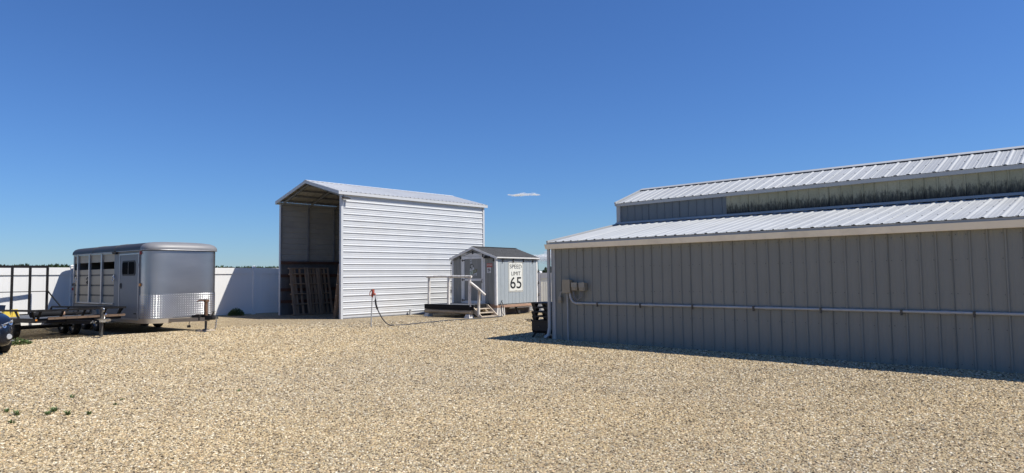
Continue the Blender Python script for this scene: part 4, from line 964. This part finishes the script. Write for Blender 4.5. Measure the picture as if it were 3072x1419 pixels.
    # tongue, jack, coupler, chain
    for u in (.35, W-.35): MB().beam(P(u, 5.9, .33), P(1.28, 8.05, .40), .09, .12).build('tongue_beam', 'alu_slat', T)
    MB().beam(P(1.28, 7.65, .44), P(1.28, 8.35, .46), .16, .14).box(1.10, 1.46, -7.80, -7.62, .36, .56).prism([P(1.12, 7.3, .50), P(1.12, 7.62, .56), P(1.12, 7.62, .36), P(1.12, 7.2, .36)], (.32, 0, 0)).build('tongue_head', 'black_steel', T)
    MB().beam(P(1.28, 8.3, .46), P(1.28, 8.62, .47), .09, .085).beam(P(1.28, 8.28, .52), P(1.28, 8.42, .66), .03, .03).box(1.22, 1.34, -8.43, -8.39, .655, .67).build('coupler', 'grey_steel', T)
    j = MB().tube([P(1.28, 7.9, .52), P(1.28, 7.9, .98)], .052, 10).build('jack', 'rust', T)
    MB().tube([P(1.28, 7.9, .05), P(1.28, 7.9, .52)], .038, 10).box(1.2, 1.36, -7.98, -7.82, .055, .075).build('jack_leg', 'grey_steel', j)
    MB().prism([P(1.22, 7.82, .96), P(1.34, 7.82, .96), P(1.34, 7.98, .96), P(1.22, 7.98, .96)], (0, 0, .07)).tube([P(1.25, 7.9, 1.0), P(1.10, 7.86, 1.02), P(1.0, 7.84, .98)], .02, 6).build('jack_handle', 'rust', j)
    for k in range(7): MB().disc_stack(P(1.36+.012*(k % 2), 8.42-.01*k, .38-.045*k), (1, 0, 0) if k % 2 else (0, 1, 0), [(-.008, .012), (-.008, .028), (.008, .028), (.008, .012), (-.008, .012)], 8).build('chain_link', 'chrome', T)
    MB().tube([P(1.14, 7.45, .5), P(1.08, 7.40, .52), P(1.0, 7.38, .40), P(.98, 7.37, .2)], .012, 6).box(.94, 1.02, -7.41, -7.33, .12, .2).build('light_plug', 'plastic_black', T)
    # lights, rings, emblem
    for v, z, m_ in ((6.02, 2.60, 'red_lens'), (6.03, 1.54, 'amber'), (.02, 1.38, 'red_lens'), (.02, 1.55, 'plastic_black')): MB().box(-.045, -.0, -v-.035, -v+.035, z-.05, z+.05).build('marker_light', m_, T)
    MB().box(-.09, -.005, -4.14, -3.96, 2.61, 2.70).prism([(-.09, -4.14, 2.61), (-.09, -3.96, 2.61), (-.13, -3.96, 2.64), (-.13, -4.14, 2.64)], (0, 0, .05)).build('porch_light', 'plastic_black', T)
    for v, z in ((.34, 1.70), (3.92, 1.76)): MB().tube([(-.05, -v+.085*math.cos(a), z+.085*math.sin(a)) for a in [2*math.pi*i/16 for i in range(17)]], .014, 6, False).box(-.05, .0, -v-.02, -v+.02, z+.08, z+.14).build('tie_ring', 'chrome', T)
    em = MB().tube([(.012, -1.38+.10*math.cos(a), 1.70+.115*math.sin(a)) for a in [R(20+i*20) for i in range(17)]], .020, 6); em.tube([(.012, -1.48, 1.69), (.012, -1.38, 1.69), (.012, -1.43, 1.60)], .02, 6); em.box(.006, .018, -1.50, -1.30, 1.535, 1.562)
    em.build('emblem', 'plastic_black', T)
    MB().box(-.004, .0, -6.02-.02, -5.96, .45, 1.2).build('edge_strip', 'alu_bright', T)
horse_trailer()
T = thing('wood_block', 'weathered timber block under the horse trailer jack', 'wood block', (7.235+.0758*7.9+1.28, 30.018-.997*7.9+.0758*1.28, 0), .35)
MB().box(-.27, .27, -.09, .09, -.01, .055).build('timber', 'pale_wood', T); MB().box(-.27, -.1, -.095, -.088, -.01, .05).build('timber_face', 'raw_wood', T)

# ------------------------------------------------------------------ flatbed utility trailer (local: X across, -Y forward from the rear centre)
UT = dict(loc=(5.3, 29.7, 0), rz=math.atan2(.13, .9915))
def flatbed():
    T = thing('flatbed_trailer', 'black steel flatbed trailer with raised ramp gate and slatted deck', 'trailer', UT['loc'], UT['rz'])
    zf = lambda v: .44+.019*v
    P = lambda u, v, z: (u, -v, zf(v)+z)
    A, B, Ln = -1.27, 1.14, 5.75
    for u in (A+.03, B-.03): MB().beam(P(u, .0, -.03), P(u, Ln, -.03), .06, .13).build('side_beam', 'black_steel', T)
    for v in (.03, Ln-.03): MB().beam(P(A, v, -.03), P(B, v, -.03), .06, .13).build('end_beam', 'black_steel', T)
    for v in (1.4, 2.8, 4.2): MB().beam(P(A+.06, v, -.05), P(B-.06, v, -.05), .05, .07).build('cross_member', 'black_steel', T)
    n_ = 26
    for i in range(n_):
        v = .10+i*(Ln-.2)/n_; MB().box(A+.07, B-.07, -(v+.150), -v, zf(v)+.0, zf(v)+.025).build('deck_slat', MT['deck_grey'], T)
    # railings: top bars on leaning posts
    for u, lean in ((A+.03, -.10), (B-.03, .10)):
        MB().beam(P(u+lean, .05, .285), P(u+lean, Ln+.12, .27), .055, .06).build('side_rail', 'black_steel', T)
        for v, dv in ((.12, -.1), (1.55, 0), (3.0, 0), (4.4, 0), (5.6, .12)): MB().beam(P(u, v, .03), P(u+lean, v+dv, .27), .05, .05).build('rail_post', 'black_steel', T)
    MB().beam(P(A-.07, Ln+.15, .27), P(B+.07, Ln+.15, .27), .055, .06).build('front_rail', 'black_steel', T)
    for u in (A+.08, -.6, .0, .6, B-.1): MB().beam(P(u, Ln-.03, .03), P(u+.02, Ln+.13, .25), .05, .05).build('rail_post', 'black_steel', T)
    MB().box(A+.32, B+.10, -(Ln+.06), -(Ln+.004), zf(Ln)-.01, zf(Ln)+.065).build('front_board', 'plank_brown', T)
    for k in range(7): MB().disc_stack((A+.5+k*.3, -(Ln+.06), zf(Ln)+.03), (0, -1, 0), [(0, .014), (.006, .014), (.006, 0)], 8).build('bolt', 'grey_steel', T)
    MB().box(A+.0, A+.05, -(Ln+.03), -(Ln+.003), zf(Ln)-.03, zf(Ln)+.03).build('marker_light', 'amber', T)
    # tongue, coupler, jack
    for u in (-.7, .6): MB().beam(P(u, 4.9, -.10), P(-.03, 7.15, -.12), .07, .11).build('tongue_beam', 'black_steel', T)
    MB().beam(P(-.03, 7.0, -.07), P(-.03, 7.5, -.07), .10, .10).beam(P(-.03, 7.42, -.04), P(-.03, 7.6, -.06), .12, .07).tube([P(-.03, 7.3, -.02), P(-.03, 7.34, .10), P(-.03, 7.42, .12)], .02, 6).build('coupler', 'chrome', T)
    for k in range(6): MB().disc_stack(P(-.12-.01*k, 7.02-.05*k, -.10-.02*(k % 3)), (1, 0, 0) if k % 2 else (0, 0, 1), [(-.008, .012), (-.008, .03), (.008, .03), (.008, .012), (-.008, .012)], 8).build('chain_link', 'chrome', T)
    j = MB().tube([P(-.03, 7.13, -.54), P(-.03, 7.13, .32)], .048, 10).build('jack', 'grey_steel', T)
    MB().tube([P(-.03, 7.16, .28), P(-.03, 7.28, .30), P(-.03, 7.29, .20), P(-.03, 7.24, .20)], .013, 6).build('jack_handle', 'chrome', j)
    MB().box(-.12, .06, -7.22, -7.04, -.0, .02).build('jack_foot', 'grey_steel', j)
    # axles, wheels
    for v in (2.2, 3.07):
        for u in (-.93, .82): wheel(T, (u, -v, .185), (1, 0, 0), .335, .2, .20)
        MB().beam((-.9, -v, .17), (.8, -v, .17), .07, .07).build('axle', 'black_steel', T)
    # ramp gate standing at the rear
    G_ = MB().box(A+.07, B-.04, .02, .08, 2.19, 2.28).build('ramp_gate', 'black_steel', T)
    for k in range(5):
        u = A+.07+k*(B-A-.11-.07)/4; MB().box(u, u+.075, .022, .078, .46, 2.19).build('gate_bar', 'black_steel', G_)
    MB().box(A+.07, B-.04, .024, .076, .42, .50).build('gate_foot', 'black_steel', G_)
    MB().box(A+.145, B-.11, .045, .052, 1.30, 1.33).build('gate_tie', 'black_steel', G_)
    MB().beam((B-.06, .0, 1.32), P(B+.03, .95, .29), .035, .035).box(B-.2, B-.02, -.01, .015, 1.31, 1.33).build('gate_strut', 'black_steel', T)
flatbed()
def on_bed(name, label, cat, u, v, rz=0, group=None):
    c, s_ = math.cos(UT['rz']), math.sin(UT['rz']); return thing(name, label, cat, (5.3+u*c+v*s_, 29.7+u*s_-v*c, .44+.019*v+.026), UT['rz']+rz, group)
for u, v, lab, rz in ((-.86, 2.05, 'yellow wedge nearer the car on the trailer deck', .2), (-.56, 1.90, 'yellow wedge with taller face beside its twin on deck', .1)):
    K = on_bed('wheel_chock', lab, 'wheel chock', u, v, rz, 'yellow wheel chocks on the flatbed')
    MB().prism([(-.10, -.08, 0), (.12, -.08, 0), (.06, -.08, .255), (-.07, -.08, .25)], (0, .16, 0)).build('wedge', 'yellow', K)
    MB().prism([(-.15, -.05, 0), (-.10, -.05, 0), (-.07, -.05, .20)], (0, .10, 0)).build('back_web', 'yellow', K)
K = on_bed('rolled_tarp', 'black rolled tarp lying across the flatbed deck', 'tarp', -.2, 4.1, .25)
MB().tube([(-.7, 0, .09), (-.3, .02, .10), (.2, 0, .09), (.6, .02, .08)], [.085, .09, .08, .07], 10).build('roll', 'black_fabric', K); MB().tube([(.25, 0, .09), (.33, 0, .09)], .088, 10).build('strap', 'raw_wood', K)
K = on_bed('ramp_section', 'black steel ramp section lying flat by the far rail', 'ramp', .55, 2.9, .05)
MB().box(-.06, .0, -1.0, .9, .0, .10).build('ramp_rail', 'black_steel', K); MB().box(.36, .42, -1.0, .9, .0, .10).build('ramp_rail', 'black_steel', K)
for k in range(7): MB().box(.0, .36, -.95+k*.28, -.86+k*.28, .07, .095).build('rung', 'black_steel', K)

# ------------------------------------------------------------------ parked car, front to the camera (local: -Y forward, origin under the front)
def car():
    T = thing('parked_car', 'dark navy car parked nose forward in front of trailers', 'car', (2.635, 18.82, 0), .10)
    # stations: distance back from nose, half width, bottom, belt, top
    st = [(0.00, .50, .34, .55, .62), (.05, .66, .26, .62, .70), (.15, .78, .20, .70, .78), (.32, .86, .18, .78, .86), (.60, .90, .18, .84, .93), (1.0, .915, .18, .89, .985), (1.35, .92, .18, .92, 1.0),
          (1.75, .92, .18, .94, 1.0), (2.6, .92, .18, .96, 1.0), (3.3, .92, .18, .98, 1.02), (3.9, .91, .18, 1.0, 1.04), (4.3, .88, .22, 1.0, 1.05), (4.45, .82, .3, .96, 1.0), (4.52, .70, .42, .8, .9)]
    V = []; k = 0
    for v, hw, b, s_, t in st:
        rw = hw*.93
        half = [(0, b), (hw*.80, b), (hw*.96, b+.06), (hw, b+(s_-b)*.5), (hw*.985, s_-.05), (hw*.955, s_), (rw, s_+(t-s_)*.55), (rw*.82, t-.015), (0, t)]
        pr = half+[(-x, z) for x, z in half[-2:0:-1]]; k = len(pr); V += [(x, v, z) for x, z in pr]
    F = [(j*k+i, j*k+(i+1) % k, (j+1)*k+(i+1) % k, (j+1)*k+i) for j in range(len(st)-1) for i in range(k)]
    F += [tuple(range(k)), tuple(range((len(st)-1)*k, len(st)*k))[::-1]]
    m = MB().add(V, F, True); o = m.build('body', 'car_paint', T)
    md = o.modifiers.new('round', 'SUBSURF'); md.levels = 2; md.render_levels = 2
    def patch(nm, pts, m_, d=(0, -.012, 0)): return MB().prism(pts, d).build(nm, m_, T)
    for s_ in (-1, 1):
        # headlamp wraps the front corner, fog lamp below it
        h = MB(); rows = [(.42, .10, .60, .685), (.56, .10, .625, .715), (.68, .16, .655, .755), (.77, .25, .69, .79), (.83, .36, .735, .81), (.872, .50, .775, .82)]
        V = []
        for x, v, z0, z1 in rows: V += [(s_*(x+.008), v-.035, z0), (s_*(x+.006), v-.005, z1)]
        h.add(V, [(2*i, 2*i+2, 2*i+3, 2*i+1) if s_ > 0 else (2*i, 2*i+1, 2*i+3, 2*i+2) for i in range(len(rows)-1)], True)
        hl = h.build('headlight', 'rub_lamp', T)
        for x, v, z in ((.60, .06, .68), (.74, .15, .735)): MB().disc_stack((s_*x, v, z), (s_*.35, -1, .1), [(0, .05), (.012, .045), (.006, .02), (.006, 0)], 14).build('lamp_bowl', 'chrome', hl)
        MB().disc_stack((s_*.70, .105, .43), (s_*.3, -1, 0), [(-.03, .10), (.012, .095), (.014, .065)], 18).build('fog_surround', 'plastic_black', T)
        MB().disc_stack((s_*.705, .085, .43), (s_*.3, -1, 0), [(0, .064), (.018, .055), (.02, 0)], 18).build('fog_lamp', 'rub_lamp', T)
        MB().box(s_*.78-.04, s_*.78+.04, .12, .15, .325, .34).build('bumper_strip', 'chrome', T)
        for v in (.88, 3.55): wheel(T, (s_*.80, v, .335), (1, 0, 0), .335, .22, .22)
        MB().prism([(s_*.86, 1.66, 1.0), (s_*1.03, 1.62, 1.0), (s_*1.05, 1.63, 1.11), (s_*.92, 1.67, 1.12)], (0, .10, 0)).beam((s_*.80, 1.70, .97), (s_*.90, 1.70, 1.02), .06, .05).build('mirror', 'car_paint', T)
        lo = [(s_*.80, 1.42, .965), (s_*.855, 2.75, .965), (s_*.80, 4.05, .985)]; hi = [(s_*.63, 2.12, 1.50), (s_*.655, 2.75, 1.525), (s_*.62, 3.72, 1.47)]
        for a in (0, 1): MB().add([lo[a], lo[a+1], hi[a+1], hi[a]], [(0, 1, 2, 3) if s_ > 0 else (3, 2, 1, 0)]).build('side_window', 'glass_dark', T)
        for p0, p1 in zip(lo, hi): MB().beam(p0, (p1[0], p1[1], p1[2]+.02), .05, .055, (0, 1, 0)).build('pillar', 'car_paint', T)
    MB().add([(-.80, 1.42, .965), (.80, 1.42, .965), (.63, 2.12, 1.50), (-.63, 2.12, 1.50)], [(0, 1, 2, 3)]).build('windscreen', 'glass_dark', T)
    MB().add([(-.80, 4.05, .985), (.80, 4.05, .985), (.62, 3.72, 1.47), (-.62, 3.72, 1.47)], [(3, 2, 1, 0)]).build('rear_window', 'glass_dark', T)
    V = []; F = []
    for v, hw, z in ((2.06, .60, 1.485), (2.14, .65, 1.515), (2.5, .675, 1.55), (3.0, .675, 1.555), (3.5, .65, 1.52), (3.74, .62, 1.475)):
        V += [(-hw, v, z-.03), (-hw*.9, v, z+.005), (-hw*.45, v, z+.03), (0, v, z+.035), (hw*.45, v, z+.03), (hw*.9, v, z+.005), (hw, v, z-.03)]
    F = [(r_*7+q, r_*7+q+1, (r_+1)*7+q+1, (r_+1)*7+q) for r_ in range(5) for q in range(6)]
    MB().add(V, F, True).build('roof', 'car_paint', T)
    MB().box(-.60, .60, 1.6, 3.9, .55, .97).build('cabin_interior', 'void', T)
    cv = lambda x: .012+.22*x*x
    for nm, z0, n_, hw in (('grille', .475, 4, .36), ('lower_grille', .27, 3, .46)):
        g_ = MB()
        for q in range(n_):
            g_.tube([(x*hw, cv(x*hw), z0+q*.045) for x in (-1, -.6, -.2, .2, .6, 1)], .014, 6)
        g_.build(nm, 'plastic_black', T)
    MB().tube([(x*.38, cv(x*.38)-.004, .452) for x in (-1, -.6, -.2, .2, .6, 1)], .010, 6).build('trim_strip', 'chrome', T)
car()

# ------------------------------------------------------------------ weeds
def weed(x, y, h, n, label, spread=1.0, seed=0, w_=.012, grp='small weeds in the gravel'):
    rnd = random.Random(seed); m = MB()
    for i in range(n):
        q = rnd.uniform(0, 6.28); l = h*rnd.uniform(.5, 1.1); o = Vector((math.cos(q), math.sin(q), 0)); s_ = Vector((-o.y, o.x, 0))*w_*rnd.uniform(.7, 1.3); lean = rnd.uniform(.25, .9)*spread
        b0 = o*rnd.uniform(0, .03*spread); p1 = b0+o*l*lean*.45+Vector((0, 0, l*.6)); p2 = b0+o*l*lean+Vector((0, 0, l*rnd.uniform(.6, 1.0)))
        m.add([b0-s_*.4, b0+s_*.4, p1+s_, p1-s_, p2], [(0, 1, 2, 3), (3, 2, 4)])
    o = m.build('weed', 'leaf', None, loc=(x, y, gz(x, y))); return tag(o, label, 'weed', grp)
WD = [(1.89, 10.8, .10, 16, 'dark green weed nearest the edge, below the car'), (1.94, 10.44, .13, 16, 'taller upright weed with pointed tip, second from the edge'), (1.79, 9.9, .10, 14, 'lowest weed of the row, closest to the viewer'),
      (2.31, 10.33, .13, 24, 'bushiest weed of the gravel row'), (2.21, 10.17, .08, 20, 'low round weed touching the bushiest one'), (2.37, 9.93, .12, 16, 'single weed just past the bushiest pair'), (2.56, 9.75, .11, 14, 'yellowish weed at the end of the row'),
      (2.75, 11.34, .11, 8, 'thin lone sprig standing behind the weed row'), (2.99, 10.21, .08, 8, 'pale faint sprig in front of the last dark one'), (3.18, 10.55, .07, 8, 'tiny dark sprig farthest along the weed row'), (4.58, 9.96, .07, 10, 'isolated tiny weed out in open gravel')]
for i, (x, y, h, n, l) in enumerate(WD): weed(x, y, h*.62, n*2, l, seed=i+1, w_=.007)
def bush(x, y, rx, ry, h, n, label, seed):
    rnd = random.Random(seed); m = MB()
    for i in range(n):
        q = rnd.uniform(0, 6.28); r = math.sqrt(rnd.uniform(0, 1)); z = h*(1-.75*r*r)*rnd.uniform(.05, 1); p = Vector((rx*r*math.cos(q), ry*r*math.sin(q), z))
        a = Vector((rnd.uniform(-1, 1), rnd.uniform(-1, 1), rnd.uniform(-.3, .5))).normalized()*rnd.uniform(.012, .024); d = Vector((math.cos(q)*.7+rnd.uniform(-.6, .6), math.sin(q)*.7+rnd.uniform(-.6, .6), rnd.uniform(.1, 1))).normalized()*rnd.uniform(.04, .08)
        m.add([p-a*.4, p+d*.5-a, p+d, p+d*.5+a], [(0, 1, 2, 3)])
    for i in range(12):
        q = rnd.uniform(0, 6.28); m.tube([(0, 0, 0), (rx*.4*math.cos(q), ry*.4*math.sin(q), h*.5), (rx*.7*math.cos(q), ry*.7*math.sin(q), h*.75)], .004, 4)
    tag(m.build('weed', 'leaf', None, loc=(x, y, gz(x, y))), label, 'weed', None)
bush(13.83, 30.42, .34, .26, .34, 1800, 'bushy green weed clump at the foot of fence', 40)
bush(3.95, 21.9, .38, .3, .16, 700, 'low green weed tuft behind the car bumper', 41)
T = thing('shadow_stub', 'short grey capped stub made up for a shadow-like shape at carport wall', 'pipe', (18.70, 23.72, 0))  # solid grey stub made up for a shadow-like shape at the wall foot
MB().tube([(0, 0, -.02), (.0, 0, .19)], [.06, .045], 10).build('pipe', 'conduit', T); MB().disc_stack((0, 0, .19), (0, 0, 1), [(0, .04), (.02, .055), (.07, .05), (.09, .0)], 12).build('cap', 'conduit', T)
